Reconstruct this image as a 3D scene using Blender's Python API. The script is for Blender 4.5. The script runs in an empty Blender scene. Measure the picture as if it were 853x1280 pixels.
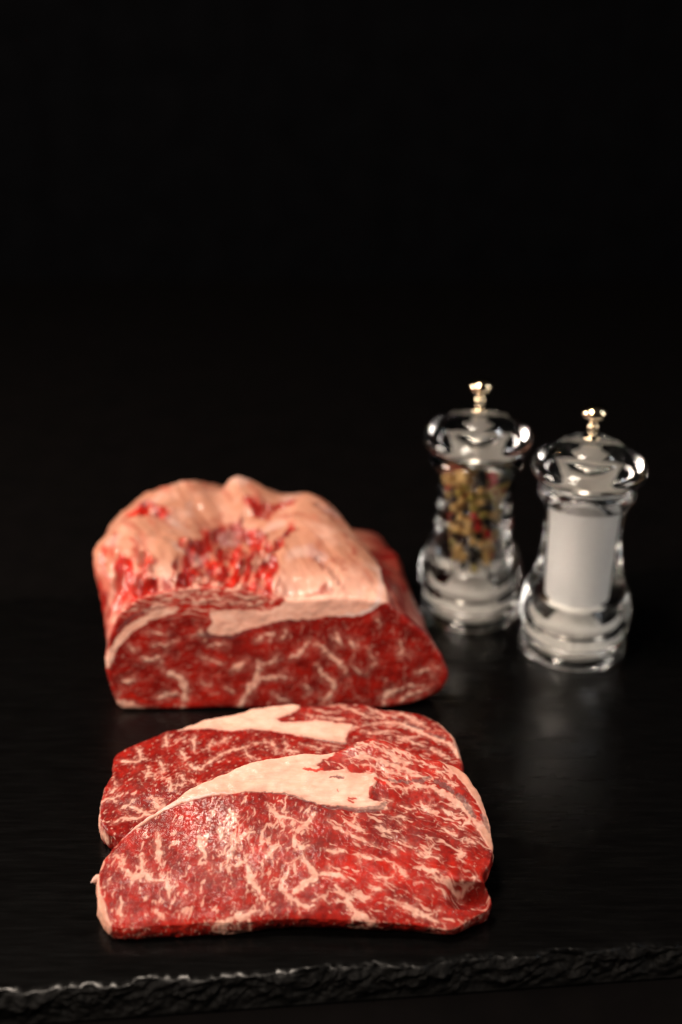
import bpy, bmesh, math, random
import numpy as np
from mathutils import Vector

S = 0.01                      # the tables below are in centimetres
scene = bpy.context.scene
coll = scene.collection
R = math.radians
random.seed(4)

# ------------------------------------------------------------------ camera
cam_d = bpy.data.cameras.new('camera')
cam = bpy.data.objects.new('camera', cam_d)
coll.objects.link(cam)
cam.location = (0, 0, 34.1 * S)
cam.rotation_euler = (R(64), 0, 0)
cam_d.sensor_fit = 'VERTICAL'
cam_d.sensor_height = 36.0
cam_d.lens = 36.0 * 1500 / 1280
cam_d.clip_start = 0.01
cam_d.clip_end = 20
cam_d.dof.use_dof = True
cam_d.dof.focus_distance = 0.485
cam_d.dof.aperture_fstop = 3.5
scene.camera = cam

# ------------------------------------------------------------------ light
world = bpy.data.worlds.new('World')
scene.world = world
world.use_nodes = True
wb = world.node_tree.nodes['Background']
wb.inputs['Color'].default_value = (1.0, 0.9, 0.8, 1)
wb.inputs['Strength'].default_value = 0.022

def area(name, loc, target, size, power, color):
    d = bpy.data.lights.new(name, 'AREA')
    d.shape = 'DISK'
    d.size = size
    d.energy = power
    d.color = color
    o = bpy.data.objects.new(name, d)
    coll.objects.link(o)
    o.location = loc
    o.rotation_euler = (Vector(target) - Vector(loc)).to_track_quat('-Z', 'Y').to_euler()
    return o

area('key_lamp', (-0.20, 0.41, 1.02), (0.0, 0.46, 0.0), 0.24, 9.6, (1.0, 0.85, 0.71))
area('fill_lamp', (-0.42, -0.02, 0.72), (0.06, 0.50, 0.03), 0.20, 6.0, (1.0, 0.85, 0.71))
area('side_lamp', (0.75, 0.45, 0.75), (0.1, 0.55, 0.05), 0.14, 1.2, (0.92, 0.96, 1.0))
area('left_softbox', (-0.95, 0.55, 0.42), (0.05, 0.54, 0.06), 0.40, 11.0, (1.0, 0.88, 0.76))
area('right_softbox', (0.85, 0.30, 0.30), (0.10, 0.55, 0.07), 0.30, 1.6, (1.0, 0.92, 0.84))

scene.view_settings.view_transform = 'Standard'
scene.view_settings.look = 'None'
scene.view_settings.exposure = 0.0
scene.view_settings.gamma = 1.0
scene.view_settings.use_curve_mapping = False
scene.render.engine = 'CYCLES'
cy = scene.cycles
cy.max_bounces = 18
cy.transmission_bounces = 16
cy.glossy_bounces = 8
cy.diffuse_bounces = 4
cy.transparent_max_bounces = 16
cy.caustics_reflective = True
cy.caustics_refractive = True
cy.blur_glossy = 0.6
cy.sample_clamp_indirect = 0.0
cy.use_denoising = True
try:
    cy.denoiser = 'OPENIMAGEDENOISE'
except Exception:
    pass

# ------------------------------------------------------------------ traced tables (cm)
TR = {
 'F_out': [(-8.64,-1.06),(-7.91,-1.21),(-6.73,-1.12),(-5.25,-1.0),(-3.77,-0.97),(-2.88,-0.91),(-1.69,-0.84),(-0.19,-0.87),(1.3,-0.97),(2.48,-1.03),(3.37,-1.12),(3.96,-1.24),(4.41,-1.12),(4.94,-0.78),(5.44,-0.47),(5.6,0.0),(5.5,0.58),(5.44,0.97),(5.68,1.3),(5.88,1.77),(5.9,2.37),(5.84,3.2),(5.63,4.16),(5.24,4.99),(4.85,5.44),(4.22,5.77),(3.31,6.07),(2.4,6.49),(1.78,6.76),(1.28,6.84),(0.78,6.72),(0.35,6.57),(-0.08,6.34),(-0.84,6.19),(-1.73,6.19),(-2.62,6.0),(-3.34,5.85),(-4.08,5.59),(-4.77,5.21),(-5.33,4.88),(-6.01,4.48),(-6.7,3.94),(-7.36,3.52),(-7.89,3.13),(-8.42,2.55),(-8.8,2.1),(-9.11,1.57),(-9.29,0.91),(-9.27,0.26),(-9.08,-0.44)],
 'F_seam': [(-8.36,2.58),(-7.93,3.45),(-6.73,4.27),(-6.04,4.81),(-4.79,5.51),(-3.35,6.19),(-1.74,6.57),(-0.85,6.49),(-0.22,6.57),(-0.28,6.11),(-0.74,5.81),(-1.0,5.55),(-0.73,5.29),(0.18,5.36),(0.44,5.18),(1.42,5.21),(1.51,4.85),(1.31,4.52),(1.17,4.05),(1.52,3.87),(1.84,3.91),(1.86,3.55),(0.91,3.55),(-0.21,3.66),(-0.97,3.77),(-1.55,4.02),(-2.2,4.27),(-2.85,4.37),(-3.65,4.3),(-4.57,4.16),(-5.27,4.05),(-5.96,3.87),(-6.74,3.62),(-7.48,3.17),(-7.92,2.82)],
 'F_rimL': [(-9.09,1.9),(-9.1,1.5),(-9.26,0.91),(-9.17,0.2),(-8.86,-0.31),(-8.62,-1.0),(-8.39,-1.61),(-9.58,-1.91),(-10.46,1.9)],
 'F_rimR': [(3.9,5.96),(4.24,5.59),(4.67,5.1),(5.08,4.48),(5.42,3.91),(5.64,3.41),(5.66,2.92),(5.39,2.72),(5.66,2.17),(6.05,1.63),(6.67,2.24),(6.35,3.98),(5.7,5.81),(4.74,6.19)],
 'F_veins': [[(-7.17,2.58,0.063),(-7.13,2.17,0.109),(-7.09,1.83,0.171),(-7.0,1.5,0.139),(-6.9,1.17,0.046)],[(-8.33,1.04,0.061),(-8.15,0.84,0.092),(-7.89,0.65,0.107),(-7.68,0.74,0.092),(-7.54,0.84,0.122),(-7.34,0.68,0.122),(-7.15,0.58,0.091),(-6.66,0.61,0.076)],[(-7.7,1.7,0.046),(-7.69,1.37,0.062),(-7.61,0.91,0.092)],[(-6.66,0.61,0.076),(-6.54,0.26,0.091),(-6.47,-0.12,0.045)],[(-8.86,1.57,0.031),(-8.64,1.53,0.054),(-8.46,1.37,0.054),(-8.35,0.97,0.054)],[(-9.05,0.26,0.03),(-8.89,0.39,0.046)],[(-8.31,-0.38,0.09),(-8.2,-0.75,0.075)],[(-6.91,-0.56,0.075),(-6.6,-0.87,0.089)],[(-5.56,2.1,0.078),(-5.42,1.93,0.093),(-5.21,1.57,0.046)],[(-4.55,2.79,0.063),(-4.37,2.51,0.078),(-4.14,2.34,0.109),(-3.97,2.07,0.093)],[(-4.08,2.31,0.078),(-3.77,2.44,0.063),(-3.47,2.61,0.047)],[(-4.04,2.17,0.07),(-4.12,1.9,0.07),(-4.28,1.5,0.07),(-4.37,1.07,0.061)],[(-3.7,1.57,0.046),(-3.61,1.17,0.092),(-3.47,0.71,0.137),(-3.29,0.32,0.121),(-3.1,0.1,0.076),(-2.94,-0.06,0.075),(-2.86,-0.5,0.06)],[(-3.68,1.37,0.054),(-3.95,1.2,0.054),(-4.19,1.1,0.054)],[(-2.38,2.04,0.062),(-2.59,1.9,0.093),(-2.83,1.6,0.093),(-2.94,1.27,0.062)],[(-2.95,3.77,0.064),(-2.72,3.52,0.095),(-2.52,3.31,0.127),(-2.3,3.24,0.095)],[(-2.3,3.24,0.055),(-1.88,3.13,0.055),(-1.4,2.96,0.063),(-1.09,3.2,0.055)],[(-4.27,3.41,0.064),(-4.12,2.99,0.11)],[(-5.5,2.04,0.062),(-5.35,1.77,0.062),(-5.23,1.37,0.062)],[(-4.77,-1.03,0.059),(-4.42,-0.94,0.089),(-4.07,-0.87,0.089),(-3.6,-0.81,0.104),(-3.13,-0.56,0.105)],[(-1.89,2.34,0.063),(-1.76,2.07,0.109),(-1.54,1.93,0.093),(-1.2,1.97,0.062)],[(-1.77,2.65,0.047),(-1.53,2.79,0.063),(-1.28,2.99,0.095),(-1.03,3.41,0.064)],[(-1.5,1.57,0.054),(-1.8,1.37,0.054),(-2.01,1.17,0.054),(-2.12,0.71,0.053),(-2.26,0.39,0.053),(-2.19,0.13,0.061),(-1.95,-0.12,0.075),(-1.52,-0.31,0.105)],[(-1.5,1.7,0.077),(-1.37,1.37,0.108),(-1.18,1.07,0.138),(-0.96,0.84,0.184),(-1.23,0.55,0.152),(-1.53,0.29,0.137),(-1.8,0.07,0.136)],[(-0.96,0.81,0.153),(-0.66,0.84,0.122),(-0.38,0.87,0.107),(-0.08,0.81,0.107),(0.23,0.61,0.061)],[(-0.2,0.39,0.061),(0.02,0.1,0.091),(0.23,-0.22,0.105),(0.46,-0.53,0.105),(0.76,-0.78,0.134),(1.18,-0.97,0.134)],[(-1.58,-0.31,0.09),(-1.28,-0.41,0.105),(-0.98,-0.41,0.06)],[(-1.04,-0.25,0.06),(-0.68,-0.06,0.075),(-0.5,0.13,0.045)],[(0.11,3.13,0.063),(0.33,2.89,0.079),(0.61,2.75,0.094),(0.93,2.58,0.063)],[(0.62,3.34,0.063),(0.55,3.06,0.063),(0.43,2.89,0.063)],[(-0.52,3.06,0.044),(-0.2,2.82,0.044),(0.2,2.55,0.044),(0.73,2.31,0.063),(1.29,2.0,0.062)],[(-0.57,1.8,0.047),(-0.26,1.73,0.062),(0.11,1.77,0.047)],[(0.67,1.7,0.054),(0.91,1.5,0.062),(1.28,1.4,0.054)],[(2.03,1.83,0.109),(2.12,1.63,0.108)],[(0.47,0.04,0.053),(0.71,-0.03,0.053),(1.07,-0.12,0.053)],[(1.79,-0.22,0.045),(2.15,-0.31,0.06),(2.5,-0.47,0.075),(3.03,-0.78,0.075)],[(1.14,0.26,0.038),(1.68,0.16,0.038)],[(3.12,1.17,0.061),(3.32,0.91,0.107),(3.59,0.71,0.092),(3.92,0.58,0.076),(4.25,0.48,0.091),(4.61,0.45,0.091),(4.87,0.65,0.092),(5.06,0.84,0.061)],[(2.96,1.77,0.062),(3.14,1.6,0.093),(3.38,1.53,0.062),(3.75,1.47,0.062)],[(2.27,-0.28,0.06),(2.57,-0.44,0.06),(2.86,-0.59,0.075),(3.56,-0.97,0.089)],[(3.8,0.2,0.076),(3.91,0.0,0.121)],[(3.15,3.91,0.056),(3.27,3.69,0.064),(3.45,3.55,0.08),(3.74,3.48,0.056)],[(2.34,3.73,0.056),(2.63,3.62,0.064),(2.98,3.62,0.056)],[(4.06,3.55,0.08),(4.24,3.41,0.095),(4.48,3.24,0.063)],[(4.79,2.24,0.062),(4.97,2.14,0.094),(5.22,2.1,0.062)],[(3.95,2.72,0.047),(4.25,2.51,0.063),(4.49,2.41,0.047)],[(3.6,-1.24,0.074),(4.01,-1.4,0.074),(4.4,-1.31,0.074),(4.87,-1.0,0.074),(5.3,-0.75,0.105),(5.62,-0.5,0.12)],[(1.56,2.79,0.047),(1.87,2.58,0.063),(2.05,2.48,0.047)],[(2.3,2.24,0.047),(2.66,2.04,0.047)],[(1.33,0.71,0.046),(1.75,0.61,0.061),(2.0,0.71,0.046)],[(4.56,1.57,0.046),(4.7,1.83,0.062)],[(2.26,1.1,0.061),(2.43,0.84,0.092),(2.55,0.71,0.046)],[(1.35,5.14,0.114),(2.05,4.59,0.081),(2.63,4.52,0.081),(3.15,4.66,0.113),(3.66,4.56,0.129),(4.07,4.27,0.145),(4.47,3.98,0.16),(4.89,3.69,0.175),(5.24,3.13,0.19),(5.63,2.58,0.22),(5.96,2.04,0.249)],[(0.18,5.81,0.057),(0.77,5.92,0.058),(1.43,5.81,0.082),(1.88,5.59,0.115),(2.27,5.51,0.131),(2.72,5.29,0.098),(3.37,5.14,0.065)],[(1.7,6.34,0.066),(1.96,6.04,0.115),(2.22,5.81,0.164),(2.61,5.66,0.098),(2.93,5.55,0.065)],[(0.45,6.26,0.05),(0.98,6.42,0.05),(1.44,6.26,0.05)],[(1.43,5.81,0.049),(1.62,5.44,0.098),(1.94,5.21,0.081),(2.39,5.14,0.049)],[(3.07,5.81,0.041),(3.59,5.59,0.041),(4.09,5.21,0.049),(4.51,4.63,0.04)],[(2.4,5.36,0.049),(3.04,5.07,0.049),(3.55,4.96,0.049)],[(0.7,5.59,0.041),(1.42,5.51,0.041),(1.75,5.36,0.041)],[(1.31,6.57,0.041),(1.77,6.42,0.041),(2.42,6.11,0.049),(3.07,5.89,0.041)],[(1.65,4.05,0.04),(2.03,3.91,0.04)],[(2.01,3.2,0.04),(2.52,3.27,0.04)],[(1.32,3.69,0.032),(1.89,3.55,0.032)]],
 'F_red': [[(-1.55,5.47,0.049),(-1.32,5.36,0.09),(-1.0,5.33,0.082),(-0.8,5.4,0.049)],[(-0.11,4.48,0.024),(-0.08,4.37,0.024)],[(0.3,4.09,0.04),(0.62,4.02,0.04)],[(0.3,3.98,0.048),(0.5,3.87,0.048)],[(-0.41,5.03,0.032),(0.11,4.96,0.032)],[(1.21,4.52,0.081),(1.2,4.09,0.096)],[(1.41,4.88,0.081),(1.73,4.7,0.097)]],
 'F_gris': [[(-0.72,3.66,0.048),(-0.4,3.59,0.08),(0.11,3.59,0.08),(0.62,3.52,0.111),(1.13,3.55,0.127),(1.51,3.59,0.143),(1.77,3.8,0.096)],[(1.96,4.88,0.065),(2.32,4.85,0.081),(2.77,4.81,0.065)],[(2.93,4.85,0.081),(3.29,4.81,0.097),(3.62,4.99,0.081)],[(3.84,4.81,0.097),(4.15,4.66,0.129),(4.49,4.34,0.097)],[(4.67,4.19,0.096),(4.91,3.87,0.112),(5.25,3.34,0.111)],[(5.6,3.34,0.095),(5.74,3.06,0.126),(5.86,2.72,0.079)],[(-0.41,5.03,0.032),(0.11,4.99,0.065)],[(-0.97,3.77,0.04),(-1.62,4.02,0.032),(-2.27,4.27,0.024),(-3.11,4.37,0.019)]],
 'F_memb': [[(-8.38,2.72,0.063),(-8.15,2.92,0.126),(-7.86,3.13,0.127),(-7.51,3.41,0.127),(-7.3,3.55,0.143),(-7.02,3.55,0.095),(-6.44,3.84,0.08),(-5.81,3.98,0.064),(-5.27,4.09,0.048),(-4.39,4.27,0.032)],[(-8.64,2.31,0.039),(-8.5,2.65,0.039),(-8.23,3.06,0.047),(-7.94,3.27,0.04)],[(-8.43,2.37,0.039),(-8.2,2.79,0.039)]],
 'F_dent': [(4.77,0.2),(5.27,0.32),(4.22,0.07)],
 'F_spec': [(-5.59,3.27),(-3.87,0.91),(2.4,5.44)],
 'F_tip': [(-9.75,0.87),(-9.51,0.94),(-9.35,1.1)],
 'R_out': [(-9.87,0.57),(-10.02,1.44),(-9.98,2.33),(-9.78,3.15),(-9.91,4.32),(-9.5,4.81),(-8.61,5.48),(-7.83,6.04),(-7.21,6.22),(-6.74,6.56),(-5.99,6.97),(-4.88,7.27),(-4.18,7.63),(-3.45,7.87),(-2.28,7.99),(-1.64,7.93),(-0.83,7.99),(0.09,8.12),(1.02,8.05),(1.89,7.63),(2.7,7.51),(3.32,7.39),(3.99,7.09),(4.57,6.5),(4.88,5.87),(5.14,5.2),(5.22,4.43),(5.25,3.68),(5.15,2.95),(4.67,2.03),(3.75,1.34),(2.41,0.86),(-0.86,0.29),(-4.08,0.01),(-7.29,-0.17),(-8.9,-0.17)],
 'R_seam': [(-7.32,5.99),(-7.24,6.5),(-6.79,7.03),(-6.04,7.51),(-4.92,7.75),(-4.21,8.12),(-3.49,8.48),(-2.29,8.48),(-1.87,8.12),(-1.93,7.63),(-2.36,7.21),(-2.96,6.86),(-2.7,6.62),(-1.68,6.68),(-1.11,6.74),(-0.49,6.62),(0.56,6.45),(0.48,6.1),(0.27,5.76),(0.19,5.14),(-0.41,5.2),(-0.76,5.31),(-1.58,5.59),(-2.2,5.82),(-3.1,6.01),(-4.07,6.1),(-4.86,6.01),(-5.73,6.16),(-6.7,6.13)],
 'R_rimL': [(-9.97,3.47),(-9.87,3.05),(-10.01,2.13),(-10.02,1.44),(-9.87,0.57),(-9.44,0.01),(-10.13,-0.45),(-10.91,1.93),(-10.35,3.47)],
 'R_rimR': [(3.15,7.75),(3.67,7.21),(4.3,6.74),(4.71,5.99),(4.95,5.42),(5.04,4.75),(5.05,4.1),(5.69,4.27),(5.49,5.93),(4.53,7.39)],
 'R_veins': [[(-9.5,3.94,0.052),(-9.21,3.84,0.069),(-8.93,3.84,0.052),(-8.51,4.05,0.052)],[(-8.93,4.75,0.053),(-8.78,4.43,0.07),(-8.68,4.0,0.052)],[(-8.24,3.57,0.052),(-8.24,2.84,0.068)],[(-7.8,5.76,0.054),(-7.78,5.36,0.071),(-7.69,4.92,0.053)],[(-6.99,4.65,0.07),(-6.87,4.27,0.087),(-6.76,3.89,0.069)],[(-6.56,3.68,0.052),(-6.3,3.47,0.086),(-6.02,3.41,0.086),(-5.75,3.78,0.069),(-5.44,4.16,0.069),(-5.12,4.48,0.07),(-4.78,4.65,0.07),(-4.44,4.75,0.088),(-4.16,4.75,0.07),(-3.97,5.09,0.053)],[(-4.19,4.7,0.053),(-4.1,4.37,0.07),(-3.84,4.16,0.052),(-3.55,4.05,0.052)],[(-6.5,5.65,0.053),(-6.47,5.09,0.071),(-6.38,4.54,0.052)],[(-5.83,4.65,0.053),(-5.77,5.09,0.053),(-5.68,5.25,0.053),(-5.45,5.09,0.053)],[(-3.97,5.14,0.053),(-3.55,5.2,0.053),(-3.06,5.31,0.053)],[(-3.07,5.36,0.053),(-2.97,4.92,0.07),(-2.82,4.65,0.053)],[(-2.5,5.36,0.053),(-2.34,5.03,0.071),(-2.47,4.7,0.053),(-1.84,4.54,0.052)],[(-7.89,1.83,0.1),(-7.7,1.64,0.15),(-7.49,1.34,0.149),(-7.32,1.59,0.1)],[(-7.68,1.29,0.083),(-8.06,1.15,0.099),(-8.41,1.29,0.083),(-8.8,1.44,0.066)],[(-7.91,1.05,0.082),(-8.29,0.91,0.066),(-8.74,0.86,0.066),(-9.07,0.86,0.066),(-9.35,0.57,0.049)],[(-10.0,1.69,0.042),(-9.76,1.83,0.042),(-9.46,1.83,0.042)],[(-7.27,2.69,0.068),(-7.07,2.23,0.084)],[(-6.82,2.95,0.043),(-6.51,2.64,0.042)],[(-9.62,2.18,0.042),(-9.32,2.44,0.042)],[(-9.14,1.29,0.041),(-8.67,1.69,0.042)],[(-7.85,4.0,0.043),(-7.56,3.36,0.043)],[(-7.25,5.36,0.044),(-6.99,5.53,0.044)],[(-5.21,5.59,0.044),(-5.04,5.2,0.044)],[(-1.78,5.09,0.044),(-1.21,4.86,0.053),(-0.86,4.75,0.044)],[(-1.08,5.2,0.035),(-0.23,4.92,0.035)],[(0.49,6.22,0.108),(1.21,6.45,0.054),(1.86,6.62,0.072),(2.44,6.56,0.108),(2.94,6.39,0.126),(3.43,6.1,0.126),(3.9,5.65,0.125),(4.45,5.36,0.142),(4.84,4.97,0.158),(5.07,4.32,0.174)],[(-1.27,7.63,0.055),(-0.83,7.45,0.073),(-0.24,7.39,0.055)],[(-1.11,7.03,0.055),(-0.53,6.97,0.055),(0.13,6.8,0.054)],[(0.13,7.75,0.055),(0.71,7.39,0.073),(1.22,6.97,0.055)],[(1.23,7.75,0.055),(1.81,7.27,0.055),(2.53,6.91,0.073)],[(-0.61,7.93,0.055),(0.13,7.99,0.055)],[(2.69,7.21,0.055),(3.39,6.68,0.054),(3.87,6.27,0.054)],[(-1.55,7.27,0.046),(-1.33,6.91,0.045)],[(0.91,5.99,0.054),(1.55,5.82,0.071),(2.13,5.87,0.054)],[(2.62,5.65,0.045),(3.1,5.31,0.071),(3.64,4.86,0.044)],[(1.54,5.31,0.044),(2.24,5.09,0.044)],[(3.98,4.75,0.053),(4.51,4.32,0.052)]],
 'R_gris': [[(3.02,6.5,0.072),(3.33,6.33,0.09),(3.68,6.16,0.072)],[(3.95,5.93,0.072),(4.26,5.65,0.089),(4.59,5.42,0.071)],[(5.09,5.03,0.088),(5.17,4.65,0.088)],[(-1.8,5.7,0.021),(-1.12,5.42,0.035),(-0.51,5.25,0.044),(0.26,5.14,0.035)],[(2.31,6.91,0.055),(2.67,6.8,0.054)]],
 'R_memb': [[(-7.84,6.1,0.045),(-7.56,6.16,0.072),(-7.13,6.16,0.054)]],
 'B_out': [(-10.63,0.08),(-9.47,-0.12),(-7.76,0.0),(-5.83,0.08),(-2.96,0.0),(0.91,0.0),(3.11,0.25),(4.61,0.78),(5.02,1.35),(5.12,2.04),(4.29,3.52),(3.05,4.63),(2.1,5.45),(1.34,5.6),(0.13,5.72),(-1.0,5.68),(-2.06,5.6),(-2.89,5.68),(-4.39,6.03),(-5.89,6.23),(-7.4,6.19),(-8.92,5.88),(-9.92,5.45),(-10.64,4.66),(-11.16,3.32),(-11.33,2.28),(-11.12,1.06)],
 'B_seam': [(-11.53,2.04),(-11.33,2.96),(-10.84,3.64),(-10.12,4.43),(-9.11,4.98),(-8.34,5.25),(-7.74,5.21),(-7.29,5.06),(-8.21,4.74),(-9.13,4.35),(-9.92,3.8),(-10.56,3.08),(-10.91,2.28),(-11.23,1.87)],
 'B_band': [(-6.23,4.98),(-4.79,5.06),(-3.65,4.98),(-2.82,5.25),(-2.59,5.53),(-2.89,5.88),(-0.24,6.11),(1.64,6.11),(2.4,5.45),(1.8,5.21),(0.89,4.82),(-0.7,4.7),(-2.94,4.47),(-4.05,4.23),(-5.2,3.83),(-6.04,3.76),(-6.41,3.95),(-6.17,4.35)],
 'B_veins': [[(-10.63,1.55,0.077),(-10.25,1.47,0.154),(-9.94,1.63,0.077)],[(-10.75,0.82,0.097),(-10.61,0.41,0.27),(-10.01,0.08,0.232),(-9.16,-0.12,0.154)],[(-8.54,2.12,0.077),(-8.16,1.87,0.174),(-7.71,1.71,0.154),(-7.49,1.23,0.154),(-7.51,0.66,0.174),(-7.76,0.08,0.116)],[(-8.9,0.66,0.097),(-8.28,0.82,0.135),(-7.58,0.82,0.097)],[(-4.54,2.6,0.077),(-4.85,2.28,0.154),(-5.32,2.04,0.097)],[(-4.57,0.74,0.193),(-4.17,1.47,0.193),(-3.9,2.04,0.232),(-4.0,2.52,0.154)],[(-4.9,0.17,0.174),(-4.58,0.66,0.193)],[(-3.85,2.28,0.154),(-3.31,2.44,0.097),(-2.85,2.6,0.077)],[(-4.25,1.31,0.154),(-3.71,1.63,0.077),(-2.86,1.71,0.135),(-2.4,1.63,0.058)],[(-2.47,2.6,0.097),(-1.93,3.0,0.116),(-1.54,3.4,0.135),(-1.01,3.32,0.077)],[(-1.09,3.32,0.097),(-0.63,2.92,0.135),(-0.25,2.52,0.135),(0.13,2.12,0.116),(0.29,1.71,0.077)],[(-1.17,2.36,0.116),(-0.86,1.79,0.135),(-0.25,1.31,0.116),(-0.56,0.74,0.174),(-0.95,0.33,0.154)],[(-0.25,4.03,0.077),(-0.1,3.56,0.116),(0.06,3.32,0.077)],[(0.36,3.56,0.077),(0.52,3.32,0.097),(0.82,3.08,0.077)],[(1.72,4.74,0.077),(1.81,4.19,0.097)],[(2.8,3.48,0.077),(2.96,3.08,0.097),(2.73,2.84,0.077),(3.42,2.84,0.077)],[(1.99,0.33,0.193),(2.22,0.9,0.174),(2.6,1.06,0.116),(3.22,1.23,0.097),(3.98,1.31,0.077)],[(2.84,0.49,0.097),(3.45,0.9,0.116),(4.37,1.23,0.077)],[(-9.02,3.32,0.077),(-8.42,3.24,0.097),(-7.8,3.48,0.077)],[(-9.59,2.68,0.077),(-8.82,2.6,0.097),(-8.51,2.84,0.077)],[(-10.17,3.24,0.077),(-9.72,3.08,0.077)],[(-6.75,2.76,0.077),(-6.3,2.52,0.116),(-5.61,2.36,0.077)],[(-6.28,3.32,0.077),(-5.36,3.32,0.077)],[(-4.06,3.56,0.077),(-3.75,3.72,0.116),(-3.14,3.87,0.077),(-3.37,3.56,0.077)],[(-2.92,3.56,0.077),(-2.61,3.87,0.097),(-2.68,4.11,0.077)],[(-9.38,3.95,0.058),(-8.24,3.87,0.058)],[(-7.1,3.72,0.058),(-6.64,3.95,0.116),(-6.5,3.56,0.135)],[(-1.79,1.31,0.058),(-1.49,0.9,0.097)],[(0.52,2.36,0.058),(0.98,1.87,0.058)],[(1.28,3.16,0.058),(1.67,2.36,0.077)],[(4.35,2.36,0.058),(4.66,2.04,0.077)],[(3.59,1.96,0.058),(4.2,2.12,0.058)],[(-3.34,0.9,0.058),(-2.57,0.49,0.097)],[(-5.64,1.23,0.077),(-5.19,0.9,0.077)],[(-6.79,1.55,0.058),(-6.34,1.15,0.058)],[(-9.5,4.74,0.058),(-8.56,5.45,0.077),(-7.57,5.76,0.077),(-6.66,5.84,0.077)],[(-7.05,5.45,0.077),(-6.21,5.6,0.116),(-5.45,5.68,0.077)],[(-6.2,5.92,0.077),(-5.83,5.6,0.116),(-5.54,5.37,0.077),(-4.78,5.45,0.077)],[(-5.15,5.84,0.077),(-4.4,5.6,0.097),(-3.64,5.68,0.077)],[(-8.95,5.06,0.058),(-8.18,5.37,0.058)],[(-7.78,5.99,0.077),(-6.65,6.07,0.077)],[(-4.78,5.29,0.077),(-4.03,5.29,0.077),(-3.27,5.53,0.077)]],
 'B_gris': [[(-6.72,3.87,0.116),(-6.42,3.8,0.135),(-5.96,3.68,0.077),(-5.2,3.72,0.058),(-4.05,4.11,0.039),(-2.9,4.39,0.029),(-1.0,4.66,0.019)],[(-10.67,3.95,0.058),(-9.88,4.74,0.077),(-8.95,5.21,0.058)]],
 'B_memb': [[(-0.25,4.74,0.039),(0.89,4.9,0.077),(1.49,5.14,0.135),(1.79,5.45,0.174)]],
 'B_red': [[(-10.68,0.66,0.116),(-10.06,0.74,0.154),(-9.45,0.49,0.116)],[(-11.45,2.16,0.116),(-11.15,1.96,0.135)]],
 'T_redpatch': [[(-6.72,54.82),(-6.03,55.35),(-5.25,55.98),(-4.46,55.2),(-3.82,54.06),(-3.41,52.25),(-3.16,51.14),(-3.3,50.06),(-2.79,48.76),(-2.81,47.5),(-9.04,47.5),(-8.82,48.56),(-7.99,49.4),(-7.86,50.52),(-7.58,51.55),(-8.06,52.25),(-7.26,53.33)],[(-10.99,50.46),(-10.78,51.55),(-10.27,50.73),(-9.61,50.46),(-8.83,50.32),(-8.07,49.79),(-7.28,48.76),(-8.39,48.12),(-9.33,49.01),(-9.91,48.37),(-10.31,47.63)],[(-10.87,55.51),(-10.14,56.77),(-9.4,55.98),(-8.98,55.59),(-8.96,54.74),(-10.05,54.67),(-10.89,54.82)],[(-9.95,51.2),(-9.57,51.27),(-9.03,50.66),(-9.52,50.32)],[(-4.82,56.93),(-4.15,57.1),(-3.44,57.26),(-2.31,57.5),(-2.33,56.93),(-3.41,56.45),(-3.99,55.59),(-4.59,55.98)],[(-3.03,52.68),(-2.79,53.55),(-2.46,54.44),(-2.37,54.14),(-2.65,52.96),(-2.93,52.11)]],
 'T_fatveins': [[(-6.8,51.55,0.136),(-6.5,50.86,0.193),(-6.5,50.06,0.114)],[(-5.69,52.25,0.098),(-5.38,51.27,0.136),(-5.36,50.06,0.095)],[(-4.56,52.96,0.1),(-4.23,51.55,0.117),(-4.28,49.92,0.095)],[(-6.29,53.69,0.101),(-5.93,54.14,0.121),(-5.42,53.84,0.101)],[(-4.59,55.98,0.104),(-4.02,56.21,0.187)],[(-3.83,52.68,0.099),(-3.53,51.55,0.097),(-3.69,50.19,0.096)],[(-5.22,53.25,0.08),(-4.83,52.25,0.079),(-4.8,50.73,0.077)],[(-6.51,52.53,0.079),(-6.06,51.97,0.098)]],
 'T_redstreak': [[(-10.26,52.25,0.079),(-9.9,51.41,0.117)],[(-10.19,50.19,0.076),(-9.8,49.66,0.076)],[(-11.6,52.25,0.098),(-11.18,50.19,0.096),(-10.9,47.63,0.147)],[(-11.28,53.69,0.08),(-11.17,51.55,0.078)],[(-1.53,49.21,0.056),(-0.85,49.79,0.114),(-0.47,49.53,0.057)],[(-0.41,51.55,0.058),(0.06,50.73,0.058)],[(-8.15,54.44,0.061),(-7.87,54.14,0.061)],[(0.14,53.84,0.06),(0.53,52.25,0.059)],[(-1.6,55.98,0.083),(-0.93,55.51,0.083)]],
 'T_creviceshade': [[(-5.44,55.2,0.103),(-5.16,55.82,0.166)],[(-3.53,51.55,0.078),(-3.16,52.11,0.138),(-2.82,53.25,0.08)],[(-1.43,55.98,0.083),(-0.69,56.29,0.146),(-0.27,55.66,0.083)],[(-1.19,51.41,0.078),(-0.64,51.0,0.116),(-0.1,50.06,0.076)],[(-8.31,54.44,0.081),(-8.0,54.59,0.081)]],
 'B_st': {'top1':[(-12.18,6.12),(-10.63,7.09),(-8.71,7.09),(-6.44,6.39),(-4.5,6.56),(-2.95,6.65),(-1.02,6.56),(0.72,6.12),(1.77,5.41)],'top2':[(-12.23,5.7),(-10.82,6.98),(-9.17,7.25),(-6.78,6.43),(-5.17,6.06),(-3.32,6.61),(-1.48,6.98),(0.14,6.06),(1.55,4.39)],'top3':[(-11.93,5.33),(-10.37,6.76),(-7.94,7.42),(-6.68,6.86),(-5.38,7.56),(-3.44,6.67),(-1.73,6.67),(-0.62,5.76),(1.12,3.38)]},
}


# ------------------------------------------------------------------ helpers
def tag(o, label=None, cat=None, group=None, kind=None):
    if label: o['label'] = label
    if cat: o['category'] = cat
    if group: o['group'] = group
    if kind: o['kind'] = kind
    return o

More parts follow.
